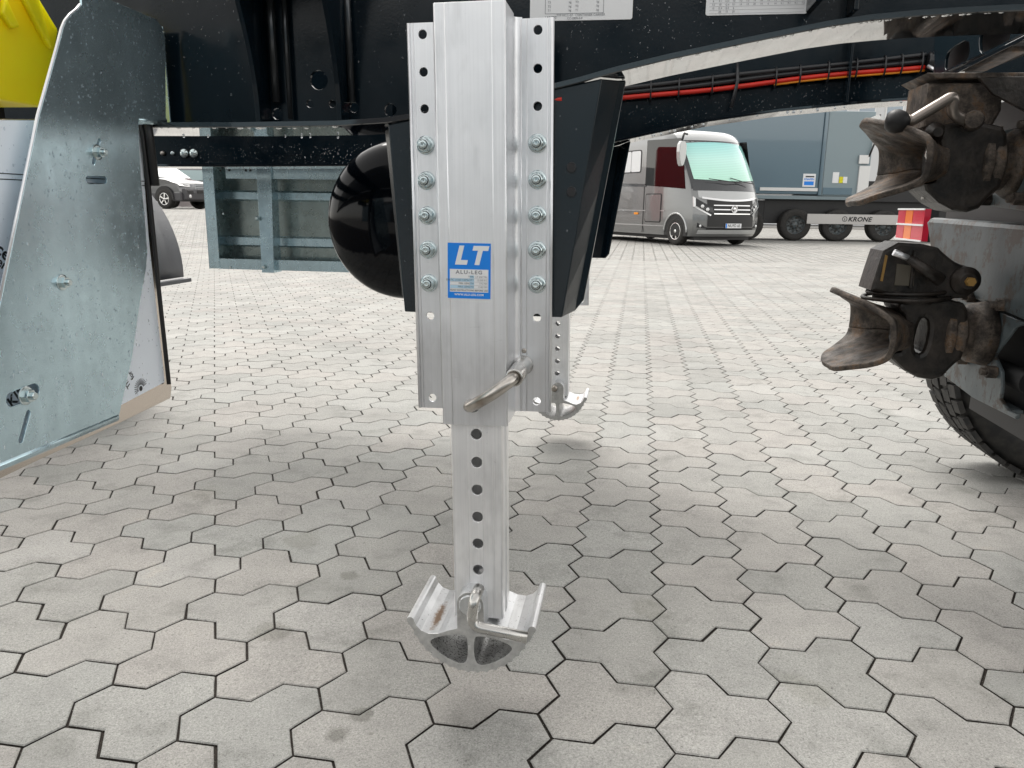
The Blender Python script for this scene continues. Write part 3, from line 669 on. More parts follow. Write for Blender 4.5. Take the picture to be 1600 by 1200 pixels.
typeplate(.0813, .2593, 1.2875, 1.40, 8, False); typeplate(.3821, .5480, 1.2908, 1.40, 12, True)
# ---- cable bundle on the far beam
cp = [(-.35, 1.330), (-.03, 1.352), (.2445, 1.380), (.611, 1.414), (.9717, 1.452), (1.24, 1.474)]
cp = smooth_poly(cp, 2, False)
def cable(dt, dz, r, mname, ph):
    return MB().tube([(s, 1.632 + dt, z + dz + .0025 * math.sin(9 * s + ph)) for s, z in cp], r, 8).build('cable', mname, T)
cable(.0, -.016, .0085, 'red_cable', 0).__setitem__('label', 'red cable in the bundle'); cable(.004, .004, .0085, 'black_cable', 1); cable(.0, .021, .0075, 'black_cable', 2.2); cable(.018, .012, .009, 'black_cable', 3)
MB().tube([(s, 1.630, z - .0262 + .0025 * math.sin(9 * s)) for s, z in cp if s > .70], .0036, 8).build('cable', 'orange_cable', T, label='orange cable below the red one')
for px in (1018, 1062, 1114, 1213, 1250, 1294, 1337, 1381, 1407, 1438):
    s, z = tp(px, 118, 1.62); z = np.interp(s, [p[0] for p in cp], [p[1] for p in cp])
    mb = MB(); mb.tube([(s, 1.632 + .022 * math.cos(a), z - .002 + .034 * math.sin(a)) for a in np.linspace(0, 2 * math.pi, 17)], .0032, 6, caps=False); mb.build('cable_tie', 'black_cable', T)
s = tp(1150, 130, 1.62)[0]; z = np.interp(s, [p[0] for p in cp], [p[1] for p in cp])
MB().tube([(s, 1.62, z + .06), (s + .003, 1.60, z), (s - .004, 1.61, z - .05), (s - .012, 1.61, z - .09)], .006, 8).build('cable_tie', 'black_cable', T)
s, z = 1.245, 1.474
MB().lathe((s, 1.632, z), (1, 0, 0), [(.026, 0), (.033, .006), (.026, .012), (.033, .018), (.026, .024), (.033, .030), (.026, .036), (.033, .042), (.030, .08)], 18).build('cable_grommet', 'black_cable', T)
MB().tube(bentpath([(1.24, 1.60, 1.455), (1.27, 1.57, 1.43), (1.34, 1.50, 1.42)], .03), .006, 8).build('cable', 'alu', T)
s0, z0 = tp(866, 160, .03); MB().tube([(s0 - .03, .02, z0), (s0 + .015, .012, z0 + .003)], .0036, 8).build('cable', 'red_cable', T)

# ---- air tank with domed end
cxs, czs, TR = -.278, .932, .188
prof = [(.001, 0)] + [(TR * math.sin(a), .085 * (1 - math.cos(a))) for a in np.linspace(.08, math.pi / 2, 14)]
prof += [(TR, .10), (TR + .0035, .1015), (TR + .0035, .114), (TR, .1155), (TR, .85)]
tank = MB().lathe((cxs, .40, czs), (0, 1, 0), prof, 72).build('air_tank', 'gloss', T)
MB().lathe((cxs, .62, czs), (0, 1, 0), [(TR + .004, 0), (TR + .004, .03)], 60, caps=False).build('tank_strap', 'zinc', tank)
MB().box(cxs - .05, cxs + .05, .58, .70, czs + TR - .01, 1.40).build('tank_hanger', 'paint', tank)

# ---- galvanised mudguard plates at the left
s = -.60
poly = [(125, -60), (126, 8), (119, 16), (110, 23), (102, 33), (97, 45), (90, 72), (60, 180), (35, 300), (0, 470), (-45, 700), (-45, 752), (0, 735), (183, 657), (188, 635), (205, 560), (218, 470), (227, 420), (229, 395), (225, 340), (219, 280), (216, 222), (215, 186), (258, 188), (257, 60), (252, 42), (245, 33), (215, 18), (160, -4), (140, -60)]
P = [sp(*p, s) for p in poly]
slots = []
def sslot(x0, y0, x1, y1, r): a_, b_ = sp(x0, y0, s), sp(x1, y1, s); slots.append(slot(a_[0], a_[1], b_[0], b_[1], r))
sslot(137, 281, 162, 281, .0062); sslot(17, 624, 52, 610, .0105); sslot(43, 645, 31, 688, .0042); sslot(154, 220, 145, 254, .0040)
mb = MB(); mb.add(plate(P, slots, .0035, .0006), Tr(s, 0, 0) @ TZ)
guard = mb.build('mudguard_plate', 'galv', T, label='galvanised mudguard plate beaded with rain')
a_, b_ = sp(-45, 752, s), sp(184, 657, s)
MB().tube([(s - .004, a_[0], a_[1] + .004), (s - .004, b_[0], b_[1] + .006)], .0078, 14).build('rolled_edge', 'galv', guard)
a_, b_ = sp(258, 42, s), sp(258, 190, s); MB().box(s - .035, s - .002, a_[0] - .0045, a_[0] - .001, b_[1], a_[1]).build('folded_edge', 'galv', guard, bevel=.001)
a_, b_ = sp(150, -2, s), sp(246, 33, s); MB().tube([(s - .004, a_[0], a_[1]), (s - .004, b_[0], b_[1])], .004, 10).build('rolled_edge', 'galv', guard)
a_, b_ = sp(216, 187, s), sp(260, 189, s); MB().tube([(s - .006, a_[0], a_[1]), (s - .006, b_[0], b_[1])], .008, 10).build('rolled_edge', 'galv', guard)
# bright cut edge on the outer side
ep = [(sp(*p, s)) for p in poly[1:10]]; MB().tube([(s - .0006, t - .001, z) for t, z in ep], .0022, 8).build('cut_edge', 'alu', guard)
def guardbolt(px, py, r, ln=.012):
    t, z = sp(px, py, s); mb = MB(); mb.lathe((s + .0015, t, z), (1, 0, 0), [(r * 1.5, 0), (r * 1.5, .0018), (r * 1.2, .002)], 20)
    mb.prism([(t + r * 1.05 * math.cos(R_(60 * i)), z + r * 1.05 * math.sin(R_(60 * i))) for i in range(6)], 'x', s + .003, s + .003 + ln * .6)
    mb.lathe((s + .002, t, z), (1, 0, 0), [(r * .62, 0), (r * .62, ln), (r * .5, ln + .001)], 14); mb.build('bolt', 'zinc', guard, bevel=.0004)
guardbolt(150, 238, .0085, .016); guardbolt(95, 441, .0085, .014); guardbolt(38, 618, .0095, .016)
# second plate with printed film behind
s2 = -.632
pol2 = [(-90, 186), (0, 186), (150, 187), (226, 187), (229, 250), (240, 380), (250, 470), (262, 580), (267, 605), (265, 622), (183, 662), (60, 718), (-90, 790)]
film = [(-90, 188), (0, 188), (150, 189), (221, 189), (223, 250), (232, 370), (243, 470), (255, 575), (257, 597), (187, 634), (60, 692), (-90, 760)]
mb = MB(); mb.add(plate([sp(*p, s2) for p in pol2], (), .004, .0008), Tr(s2, 0, 0) @ TZ); g2 = mb.build('inner_mudguard_plate', 'bare', T, label='second mudguard plate still under printed film')
mb = MB(); mb.add(plate([sp(*p, s2 + .0026) for p in film], (), .0006, .0001), Tr(s2 + .0026, 0, 0) @ TZ)
# print on the film
def ftxt(body, px, py, size, rot, bold=.0006):
    t, z = sp(px, py, s2 + .003); me = text(body, size, 1, 0, .0001, 'CENTER', bold)
    mb.add(me, Tr(s2 + .0031, t, z) @ TZ @ Matrix.Rotation(R_(rot), 4, 'Z'), 1)
ftxt('The', 198, 598, .0150, 122, .0003); ftxt('for L', 203, 583, .0145, 122, .0003)
ftxt('surface', -14, 376, .026, -42, .0006); ftxt('under', -8, 402, .020, -42, .0004); ftxt('on', 222, 437, .015, -42, .0003); ftxt('SKIN', 24, 622, .024, 30)
t, z = sp(220, 607, s2 + .003)
for i in range(15):
    a = math.pi * i / 14; mb.add(plate(slot(.008 * math.cos(a), .008 * math.sin(a), .019 * math.cos(a), .019 * math.sin(a), .0006, 3), (), .0003, .00005), Tr(s2 + .0032, t, z) @ TZ @ Matrix.Rotation(R_(20), 4, 'Z'), 1)
mb.add(plate(circ(0, 0, .005), (), .0003, .00005), Tr(s2 + .0032, t, z) @ TZ, 1)
a_, b_ = sp(-90, 285, s2 + .003), sp(232, 291, s2 + .003)
for dz in (0, .008): mb.box(s2 + .0029, s2 + .0033, a_[0], b_[0], b_[1] + dz, b_[1] + dz + .0014, 1)
mb.build('protective_film', ['film', 'print'], g2)
P = [(-.622, *sp(*p, -.622)) for p in ((219, 190), (223, 215), (232, 290), (243, 400), (250, 470), (264, 600))]
MB().tube([(q[0], q[1], q[2]) for q in P], .0042, 8).build('edge_strip', 'black', g2)
MB().tube([(q[0] + .01, q[1] + .006, q[2]) for q in P[:3]], .008, 8).build('hose', 'black', g2)
# wheel and its grey fender behind
FT, FCs, FCz, FR = 2.05, -2.395, .64, .56
def fp(a, t, r=FR): return (FCs + r * math.cos(a), t, FCz + r * math.sin(a))
mb = MB(); an = np.linspace(R_(-2), R_(150), 34)
mb.grid([[fp(a, t) for t in (1.72, 1.9, 2.05)] for a in an]); fe = mb.build('wheel_fender', 'mudguard', T)
so_ = fe.modifiers.new('s', 'SOLIDIFY'); so_.thickness = .006; so_.offset = 0
a = fp(R_(-2), .1); MB().box(a[0] - .03, a[0] + .03, 1.70, 2.07, a[2] - .024, a[2] - .006).build('fender_lip', 'mudguard', fe, bevel=.002)
def wheel(name, c, r, wd, ax, parent, rimmat, tread=0, spokes=0, rimr=.62, off=None, dark='rubber', steel_holes=0):
    """c centre of the tyre; ax unit axis pointing to the outer side"""
    ax = Vector(ax); c = Vector(c); mb = MB(); h = wd / 2
    mb.lathe(c - ax * h, ax, [(r * rimr, wd * .06), (r * .80, -.0), (r * .94, wd * .03), (r * .985, wd * .12), (r, wd * .25), (r, wd * .75), (r * .985, wd * .88), (r * .94, wd * .97), (r * .80, wd), (r * rimr, wd * .94)], 64, 0, caps=False)
    t = mb.build(name, dark, parent)
    u = ax.orthogonal().normalized(); v = ax.cross(u); o_ = c + ax * (h * .88)
    mb = MB(); mb.lathe(c, ax, [(r * rimr, h * .90), (r * (rimr - .02), h * .80), (r * (rimr - .06), h * .3), (r * .22, h * (.42 if not spokes else .25)), (r * .2, h * .7), (.001, h * .72)], 40, 1 if spokes else 0, caps=False)
    if spokes:
        mb.lathe(c, ax, [(r * rimr, h * .9), (r * (rimr - .035), h * .94), (r * (rimr - .06), h * .86)], 40, 0, caps=False)
        for i in range(spokes):
            a = 2 * math.pi * i / spokes; d = u * math.cos(a) + v * math.sin(a); e = -u * math.sin(a) + v * math.cos(a)
            i0, i1, w0, w1 = r * .12, r * (rimr - .02), r * .05, r * .085
            bq = [c + d * i0 - e * w0, c + d * i1 - e * w1, c + d * i1 + e * w1, c + d * i0 + e * w0]
            mb.hexa([p + ax * h * .5 for p in bq], [p + ax * h * .88 for p in bq], 0)
        mb.lathe(c, ax, [(r * .13, h * .5), (r * .13, h * .92), (.001, h * .93)], 18, 0)
    for i in range(steel_holes):
        a = 2 * math.pi * i / steel_holes; d = u * math.cos(a) + v * math.sin(a)
        mb.lathe(c + d * r * .40, ax, [(r * .045, h * .50), (r * .045, h * .56), (.001, h * .56)], 10, 1)
        mb.lathe(c + d * r * .26, ax, [(r * .022, h * .5), (r * .022, h * .8), (.001, h * .8)], 8, 0)
    mb.build('rim', [rimmat, 'black'], t)
    return t
wheel('wheel', (-2.43, 1.93, .48), .478, .30, (0, -1, 0), T, 'zinc')
# ---- galvanised storage tray under the far side
X0, X1, Z0, Z1, Y0, Y1 = -1.608, -.30, .678, 1.122, 1.90, 2.02
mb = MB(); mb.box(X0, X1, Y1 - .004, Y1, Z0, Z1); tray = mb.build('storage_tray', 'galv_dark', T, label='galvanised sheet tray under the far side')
mb = MB(); mb.box(X0 - .004, X0, Y0, Y1 + .001, Z0 - .002, Z1); mb.box(X0, X0 + .05, Y0 - .004, Y0, Z0, Z1); mb.build('side_panel', 'galv', tray, bevel=.001)
mb = MB(); mb.box(X0 + .001, X1, Y0 + .01, Y1 - .005, Z1 - .004, Z1); mb.box(X0 + .105, X1, Y0 + .002, Y0 + .006, Z1 - .05, Z1 - .0045); mb.build('top_rail', 'galv', tray)
mb = MB(); mb.box(X0 + .001, X1, Y0 + .01, Y1 - .005, Z0, Z0 + .004); mb.box(X0 + .05, X1, Y0 - .002, Y0 + .002, Z0 - .001, Z0 + .045); mb.build('bottom_rail', 'galv', tray)
for z0, z1, d in ((Z1 - .145, Z1 - .098, .030), (Z0 + .095, Z0 + .145, .030)):
    mb = MB(); mb.prism([(Y1 - .0045, z0), (Y1 - d, z0 + .008), (Y1 - d, z1 - .008), (Y1 - .0045, z1)], 'x', X0 + .001, X1); mb.build('stiffening_rib', 'galv', tray)
s0 = tp(403, 262, 1.88)[0]
mb = MB(); mb.hexa([(s0 - .015, Y0 - .006, Z1 + .03), (s0 + .05, Y0 - .006, Z1 + .03), (s0 + .05, Y0 - .003, Z1 + .03), (s0 - .015, Y0 - .003, Z1 + .03)], [(s0 - .005, Y0 - .03, Z0 - .01), (s0 + .048, Y0 - .03, Z0 - .01), (s0 + .048, Y0 - .026, Z0 - .01), (s0 - .005, Y0 - .026, Z0 - .01)])
mb.hexa([(s0 + .048, Y0 - .03, Z0 - .01), (s0 + .052, Y0 - .03, Z0 - .01), (s0 + .052, Y0 + .05, Z0 - .01), (s0 + .048, Y0 + .05, Z0 - .01)], [(s0 + .050, Y0 - .006, Z1 + .03), (s0 + .054, Y0 - .006, Z1 + .03), (s0 + .054, Y0 + .05, Z1 + .03), (s0 + .050, Y0 + .05, Z1 + .03)])
mb.build('post', 'galv', tray, bevel=.001)
for px, py in ((402, 341), (413, 417), (322, 280), (328, 342), (336, 392), (344, 84 + 250), (355, 418)):
    q = tp(px, py, Y0 - .032); MB().lathe((q[0], Y0 - .0045 if px < 400 else Y0 - .03, q[1]), (0, -1, 0), [(.010, 0), (.010, .004), (.006, .012), (.005, .016)] if px > 400 else [(.005, 0), (.004, .003)], 12).build('bolt', 'zinc', tray)
for px in (344, 358, 384, 391, 411):
    q = tp(px, 266, Y0); MB().cyl((q[0], Y0 + .0015, q[1]), (q[0], Y0 - .0005, q[1]), .005, n=10).build('rail_hole', 'print', tray)

# ---- rain
def samp(poly, n, f): 
    xs = [p[0] for p in poly]; ys = [p[1] for p in poly]; out = []
    while len(out) < n:
        x, y = rnd.uniform(min(xs), max(xs)), rnd.uniform(min(ys), max(ys))
        if inpoly(x, y, poly): out.append(f(x, y))
    return out
PP = [sp(*p, s) for p in poly] if False else [sp(*p, -.60) for p in poly]
droplets('rain_drops', guard, samp(PP, 1500, lambda a, b: (-.5981, a, b)), (1, 0, 0), .0005, .0017, 1.2)
droplets('rain_drops', g2, samp([sp(*p, s2 + .003) for p in film], 700, lambda a, b: (s2 + .0030, a, b)), (1, 0, 0), .0006, .0022, 1.)
wl_ = [(-.62, 1.15), (-.62, 1.40), (-.13, 1.40), (-.13, 1.15)]
pts = samp(wl_, 500, lambda a, b: (a, .0778, b)); pts = [p for p in pts if rnd.random() < (1.2 - (1.40 - p[2]) * 4.5)]
droplets('rain_drops', beam, pts, (0, -1, 0), .0005, .0015, .8)
pts = samp([(.13, 1.20), (.13, 1.36), (.62, 1.40), (.62, 1.29)], 420, lambda a, b: (a, .0778, b)); droplets('rain_drops', beam, pts, (0, -1, 0), .0004, .0014, .8)
droplets('rain_drops', b1, samp([(-.13, .80), (-.15, 1.1), (.2, 1.15), (.155, .80)], 160, lambda a, b: (a, .0093, b)), (0, -1, 0), .0005, .0015, .8)
droplets('rain_drops', beam2, samp([(-1.6, 1.125), (-1.6, 1.2), (-.7, 1.2), (-.7, 1.125)], 330, lambda a, b: (a, 1.6638, b)) + samp([(.2, 1.25), (.2, 1.36), (1.2, 1.46), (1.2, 1.37)], 350, lambda a, b: (a, 1.6638, b)), (0, -1, 0), .0009, .0024, .8)
droplets('rain_drops', fe, [(q := fp(rnd.uniform(R_(12), R_(50)), rnd.uniform(1.74, 2.03), FR + .0035)) for _ in range(220)], (1, 0, .3), .001, .003, .4)
def hang(beam_, line, s0, s1, t0, n, r0, r1, name='hanging_drops'):
    mb = MB()
    for _ in range(n):
        s_ = rnd.uniform(s0, s1); r = rnd.uniform(r0, r1); z = zl(line, s_) - .0105 if line is near_line else zl(line, s_) - .0115
        mb.lathe((s_, t0, z + .001), (0, 0, -1), [(r * .5, 0), (r * .9, r * .6), (r, r * 1.1), (r * .7, r * 1.7), (.0001, r * 2)], 10, caps=False)
    mb.build(name, 'water', beam_, kind='stuff')
hang(beam, near_line, -.68, -.2, .172, 6, .0015, .0026); hang(beam2, far_line, .2, 1.2, 1.575, 22, .003, .0052); hang(beam2, far_line, -1.7, -.9, 1.575, 10, .003, .005)
# ragged water film along the lower edge of the flanges
for bm_, line, t_, s0, s1 in ((beam, near_line, .012, .27, 1.2), (beam2, far_line, 1.578, .2, 1.25), (beam, near_line, .012, -.7, -.25)):
    mb = MB(); s_ = s0
    while s_ < s1:
        r = rnd.uniform(.001, .0045); mb.lathe((s_, t_, zl(line, s_) - .0100), (0, 0, -1), [(r * 1.6, 0), (r, r * .35), (.0001, r * .5)], 8, caps=False); s_ += rnd.uniform(.004, .03)
    mb.build('water_film', 'water', bm_, kind='stuff')

# ---- yellow wheel chock
s = -.76
yk = thing('wheel_chock', 'bright yellow plastic wheel chock above the filmed plate, top left', 'wheel chock', (O.x + E1.x * s - E2.x * .2, O.y + E1.y * s - E2.y * .2, 1.15), -A)
off = (s, -.2, 1.15)
P = [sp(*p, s) for p in ((-60, -60), (30, -60), (62, -2), (92, 47), (82, 110), (70, 168), (0, 156), (-60, 148))]
mb = MB(); mb.prism(P, 'x', s - .10, s); mb.build('body', 'yellow', yk, off=off, bevel=.004).location = (0, 0, 0)
for a_, b_, c_, d_ in (((25, -10), (62, 60), (74, 78), (50, -10)), ((-5, 20), (12, 45), (22, 42), (0, -5))):
    mb = MB(); mb.prism([sp(*p, s) for p in (a_, b_, c_, d_)], 'x', s + .0005, s + .012); mb.build('rib', 'yellow', yk, off=off, bevel=.003).location = (0, 0, 0)
a_ = sp(-60, 60, s); b_ = sp(78, 110, s); c_ = sp(60, 150, s)
mb = MB(); mb.box(s - .12, s - .101, a_[0], b_[0], c_[1] - .06, c_[1] + .14); mb.build('chock_holder', 'black', T)


# ================================================================ TRUCK with two tow couplings
TO = (1.9, .87, 0)
TK = thing('truck', 'old truck tail with two greasy tow couplings and one rear tyre, right edge', 'truck', (O.x + E1.x * TO[0] + E2.x * TO[1], O.y + E1.y * TO[0] + E2.y * TO[1], 0), -A)
def tk(mb, name, mats, parent=None, **k):            # mesh written in trailer-frame coordinates, linked under the truck
    mb.v = [(x - TO[0], y - TO[1], z) for x, y, z in mb.v]; return mb.build(name, mats, parent or TK, **k)
def coupling(s0, tc, zc, up):
    dn = .01 if up else 0
    rim = [(.192, -.042, 0), (.195, 0, .004), (.192, .046, 0), (.172, .062, -.016), (.125, .082, -.052), (.075, .098, -.088), (.030, .106, -.108), (-.030, .106, -.108), (-.075, .098, -.088), (-.125, .082, -.052), (-.172, .062, -.016),
           (-.192, .046, 0), (-.195, 0, .004), (-.192, -.042, 0), (-.178, -.058, -.014), (-.150, -.078, -.050 - dn), (-.105, -.096, -.090 - dn), (-.045, -.106, -.108 - dn), (.045, -.106, -.108 - dn), (.105, -.096, -.090 - dn), (.150, -.078, -.050 - dn), (.178, -.058, -.014)]
    rim = smooth_poly(rim, 2); rows = []
    for k in range(10):
        f = k / 9; g1, g2_ = f ** 1.5, f ** 1.25; row = []
        for t_, z_, s_ in rim:
            row.append((s0 + .085 * (1 - f) + s_ * g2_, tc + t_ * (.42 + .58 * g1), zc + z_ * (.42 + .58 * g1) + .0015 * math.sin(60 * t_ + 9 * f)))
        rows.append(row + [row[0]])
    mb = MB().grid(rows, sm=True)
    fn = tk(mb, 'tow_coupling', 'rust', label='upper tow coupling with pale bent lever' if up else 'lower tow coupling with short black lever')
    q = fn.modifiers.new('s', 'SOLIDIFY'); q.thickness = .015; q.offset = 0
    q = fn.modifiers.new('b', 'BEVEL'); q.width = .004; q.segments = 2; q.limit_method = 'ANGLE'; q.angle_limit = R_(50)
    # jaw body with the throat gap
    bodyp = smooth_poly([(s0 + .03, zc - .055), (s0 + .10, zc - .115), (s0 + .17, zc - .125), (s0 + .205, zc - .075), (s0 + .225, zc - .06), (s0 + .225, zc + .06), (s0 + .20, zc + .095), (s0 + .05, zc + .095), (s0 + .045, zc + .065), (s0 + .07, zc + .045), (s0 + .075, zc - .045)], 1)
    gap = smooth_poly([(s0 + .095, zc - .045), (s0 + .125, zc - .055), (s0 + .130, zc + .035), (s0 + .105, zc + .05)], 2)
    mb = MB(); mb.add(plate(bodyp, [gap] if not up else [], .15, .012), Tr(0, tc, 0) @ SZ); tk(mb, 'jaw_body', 'grease', fn)
    mb = MB(); mb.lathe((s0 + .085, tc + .01, zc - .09), (0, 0, 1), [(.021, 0), (.021, .10), (.026, .11), (.026, .15)], 20); tk(mb, 'coupling_pin', 'steel', fn)
    mb = MB(); mb.lathe((s0 + .17, tc, zc), (1, 0, 0), [(.078, 0), (.088, .006), (.088, .022), (.080, .026), (.084, .032), (.084, .050), (.074, .056), (.066, .06), (.066, .10)], 40); tk(mb, 'collar', 'rust', fn, bevel=.001)
    mb = MB(); mb.lathe((s0 + .24, tc, zc), (1, 0, 0), [(.060, 0), (.078, .012), (.088, 1.232 - s0 - .24)], 36); tk(mb, 'mounting_flange', 'rust', fn)
    for dt in (-.092, .092):
        for dz in (-.088, .088):
            mb = MB(); mb.prism([(tc + dt + .017 * math.cos(R_(60 * i + 9)), zc + dz + .017 * math.sin(R_(60 * i + 9))) for i in range(6)], 'x', 1.208, 1.2335)
            mb.lathe((1.195, tc + dt, zc + dz), (1, 0, 0), [(.010, 0), (.010, .03)], 14); tk(mb, 'nut', 'rust', fn, bevel=.001)
    return fn
lo = coupling(.935, .86, .655, False)
hi = coupling(.965, .86, 1.095, True)
# lower coupling: drive housing, rings, short lever
tp_ = [(.908, .756), (.915, .80), (.935, .895), (1.055, .889), (1.085, .862), (1.115, .842), (1.145, .835), (1.168, .805), (1.165, .77), (1.14, .748)]
mb = MB(); mb.add(plate(smooth_poly(tp_, 1), (), .13, .008), Tr(0, .86, 0) @ SZ); hb = tk(mb, 'housing', 'grease', lo)
for z, r in ((.763, .094), (.748, .104)):
    mb = MB(); mb.tube([(1.02 + r * math.cos(a) * 1.05, .86 + r * math.sin(a), z + .006 * math.cos(a)) for a in np.linspace(0, 2 * math.pi, 33)], .0052, 8, caps=False); tk(mb, 'ring', 'grease', lo)
mb = MB(); mb.lathe((1.02, .86, .735), (0, 0, 1), [(.085, 0), (.085, .03)], 32); tk(mb, 'turntable', 'grease', lo)
mb = MB(); mb.lathe((1.135, .795, .80), (0, -1, 0), [(.036, 0), (.036, .012), (.020, .014), (.020, .03)], 24); mb.prism([(1.135 + .012 * math.cos(R_(60 * i)), .80 + .012 * math.sin(R_(60 * i))) for i in range(6)], 'y', .75, .766, 1); tk(mb, 'lever_hub', ['grease', 'worn'], lo)
a = tp(1470, 438, .755); b = tp(1418, 403, .755); c = tp(1396, 394, .755)
mb = MB(); mb.tube([(a[0], .755, a[1]), ((a[0] + b[0]) / 2, .75, (a[1] + b[1]) / 2), (b[0], .752, b[1])], .015, 12, rr=[.017, .015, .0095]); mb.tube([(b[0] + .004, .752, b[1] - .002), (c[0], .752, c[1])], .0085, 10, mi=1, rr=[.0075, .0085]); tk(mb, 'lever', ['grease', 'alu'], lo)
q = [tp(*p, .789) for p in ((1402, 412), (1424, 415), (1430, 425), (1428, 447), (1398, 446), (1400, 430))]
mb = MB(); mb.add(plate(q, (), .003, .0005), Tr(0, .7925, 0) @ SZ); tk(mb, 'type_plate', 'mesh_plate', lo)
q = [tp(*p, .79) for p in ((1384, 398), (1388, 400), (1380, 440), (1376, 439))]
mb = MB(); mb.add(plate(q, (), .0016, .0003), Tr(0, .7940, 0) @ SZ); tk(mb, 'worn_label', 'worn', lo)
mb = MB(); mb.box(1.00, 1.008, .784, .800, .775, .875); tk(mb, 'rib', 'grease', lo, bevel=.002)
# upper coupling: housing, bent lever with knob, head plate
tp_ = [(.985, 1.18), (.985, 1.285), (1.16, 1.285), (1.165, 1.22), (1.145, 1.17), (1.10, 1.15), (1.03, 1.15)]
mb = MB(); mb.add(plate(tp_, (), .15, .008), Tr(0, .87, 0) @ SZ); tk(mb, 'housing', 'rust', hi)
q = tp(1455, 207, .79); mb = MB(); mb.lathe((q[0] + .01, .797, q[1]), (0, -1, 0), [(.026, 0), (.024, .01), (.012, .016), (.012, .026)], 16); tk(mb, 'hub', 'grease', hi)
LT = .74; K = [tp(*p, LT) for p in ((1393, 188), (1424, 189), (1476, 158), (1492, 150), (1489, 172), (1512, 186), (1526, 186))]
P = bentpath([(K[1][0] - .012, LT, K[1][1] + .002), (K[1][0], LT, K[1][1]), (K[3][0], LT, K[3][1] + .003), (K[4][0], LT + .01, K[4][1] - .006), (K[5][0] + .004, LT + .03, K[5][1]), (K[6][0] + .01, LT + .05, K[6][1])], .02)
mb = MB(); mb.tube(P, .0135, 16); tk(mb, 'lever', 'lever', hi)
mb = MB(); k0 = Vector((K[0][0] - .014, LT, K[0][1])); mb.lathe(k0, (1, 0, -.1), [(.004, 0), (.020, .004), (.027, .014), (.029, .026), (.025, .042), (.015, .054)], 20); tk(mb, 'knob', 'black', hi)
mb = MB(); mb.lathe((K[6][0], LT + .015, K[6][1]), (.3, 1, 0), [(.020, -.01), (.024, .01), (.024, .03), (.016, .06)], 16); tk(mb, 'lever_hub', 'rust', hi)
mb = MB(); mb.prism([(1.0, 1.292), (1.34, 1.292), (1.34, 1.304), (.975, 1.306)], 'y', .78, .98); tk(mb, 'head_plate', 'rust', hi, bevel=.003)
mb = MB(); mb.prism([(1.08, 1.29), (1.40, 1.29), (1.40, 1.17), (1.22, 1.20), (1.12, 1.25)], 'y', .745, .757); tk(mb, 'gusset', 'grease', hi, bevel=.002)
# cross beams of the truck frame
SB = 1.262
def beam_plate(px, name, th=.012, s=SB, label=None, m='truckgrey', b=.003):
    P = [sp(*p, s) for p in px]; mb = MB(); mb.add(plate(P, (), th, b), Tr(s + th / 2, 0, 0) @ TZ)
    o = tk(mb, name, m); return o
upb = beam_plate([(1500, 300), (1504, 232), (1530, 212), (1600, 196), (1800, 150), (1800, 372), (1600, 330), (1545, 322)], 'cross_beam', s=1.232)
mb = MB(); mb.box(1.30, 1.34, .25, 1.43, .90, 1.28); tk(mb, 'dark_backing', 'black')  # black sheet added to keep the gap between the beams dark
mb = MB(); mb.box(1.285, 1.60, .30, 1.36, .735, .955); tk(mb, 'chassis', 'black')
mid = beam_plate([(1446, 347), (1452, 340), (1600, 350), (1900, 372), (1900, 640), (1602, 504), (1530, 472), (1460, 446)], 'cross_beam', s=1.222, th=.05, b=.014)
lowp = [(1468, 462), (1476, 455), (1500, 462), (1600, 505), (1585, 512), (1572, 530), (1560, 548), (1556, 562), (1566, 580), (1566, 600), (1562, 622), (1574, 640), (1582, 646), (1570, 640), (1530, 620), (1500, 603), (1478, 588)]
lwb = beam_plate([(1468, 462), (1476, 455), (1500, 462), (1605, 505), (1585, 512), (1572, 530), (1558, 548), (1553, 556), (1564, 580), (1565, 605), (1562, 624), (1574, 641), (1590, 648), (1586, 655), (1560, 642), (1520, 622), (1478, 590)], 'cross_beam', th=.010, s=1.235)
a, b, c_, d = (sp(*p, 1.26) for p in ((1470, 458), (1572, 496), (1572, 646), (1474, 588)))
mb = MB(); mb.hexa([(1.262, a[0], a[1]), (1.262, b[0], b[1]), (1.40, b[0], b[1] + .01), (1.40, a[0], a[1] + .01)][::-1], [(1.262, a[0], a[1] - .012), (1.262, b[0], b[1] - .012), (1.40, b[0], b[1] - .004), (1.40, a[0], a[1] - .004)][::-1]); tk(mb, 'beam_top', 'truckgrey', lwb, bevel=.002)
mb = MB(); mb.hexa([(1.262, d[0], d[1]), (1.262, c_[0], c_[1]), (1.33, c_[0], c_[1]), (1.33, d[0], d[1])], [(1.262, d[0], d[1] + .010), (1.262, c_[0], c_[1] + .010), (1.33, c_[0], c_[1] + .010), (1.33, d[0], d[1] + .010)]); tk(mb, 'beam_bottom', 'truckgrey', lwb, bevel=.002)
mb = MB(); mb.box(1.41, 1.43, b[0] - .55, a[0], d[1] + .02, a[1]); tk(mb, 'dark_backing', 'black')  # black sheet for the shaded hollow of the lower beam
mb = MB(); mb.box(1.30, 1.315, .25, 1.05, .40, .733); tk(mb, 'dark_backing', 'print')  # matte black sheet stands for the shade in the beam's open end
mb = MB(); mb.cyl((1.30, b[0] - .1, .55), (1.30, a[0] - .1, .55), .03, n=18); tk(mb, 'frame_tube', 'black')
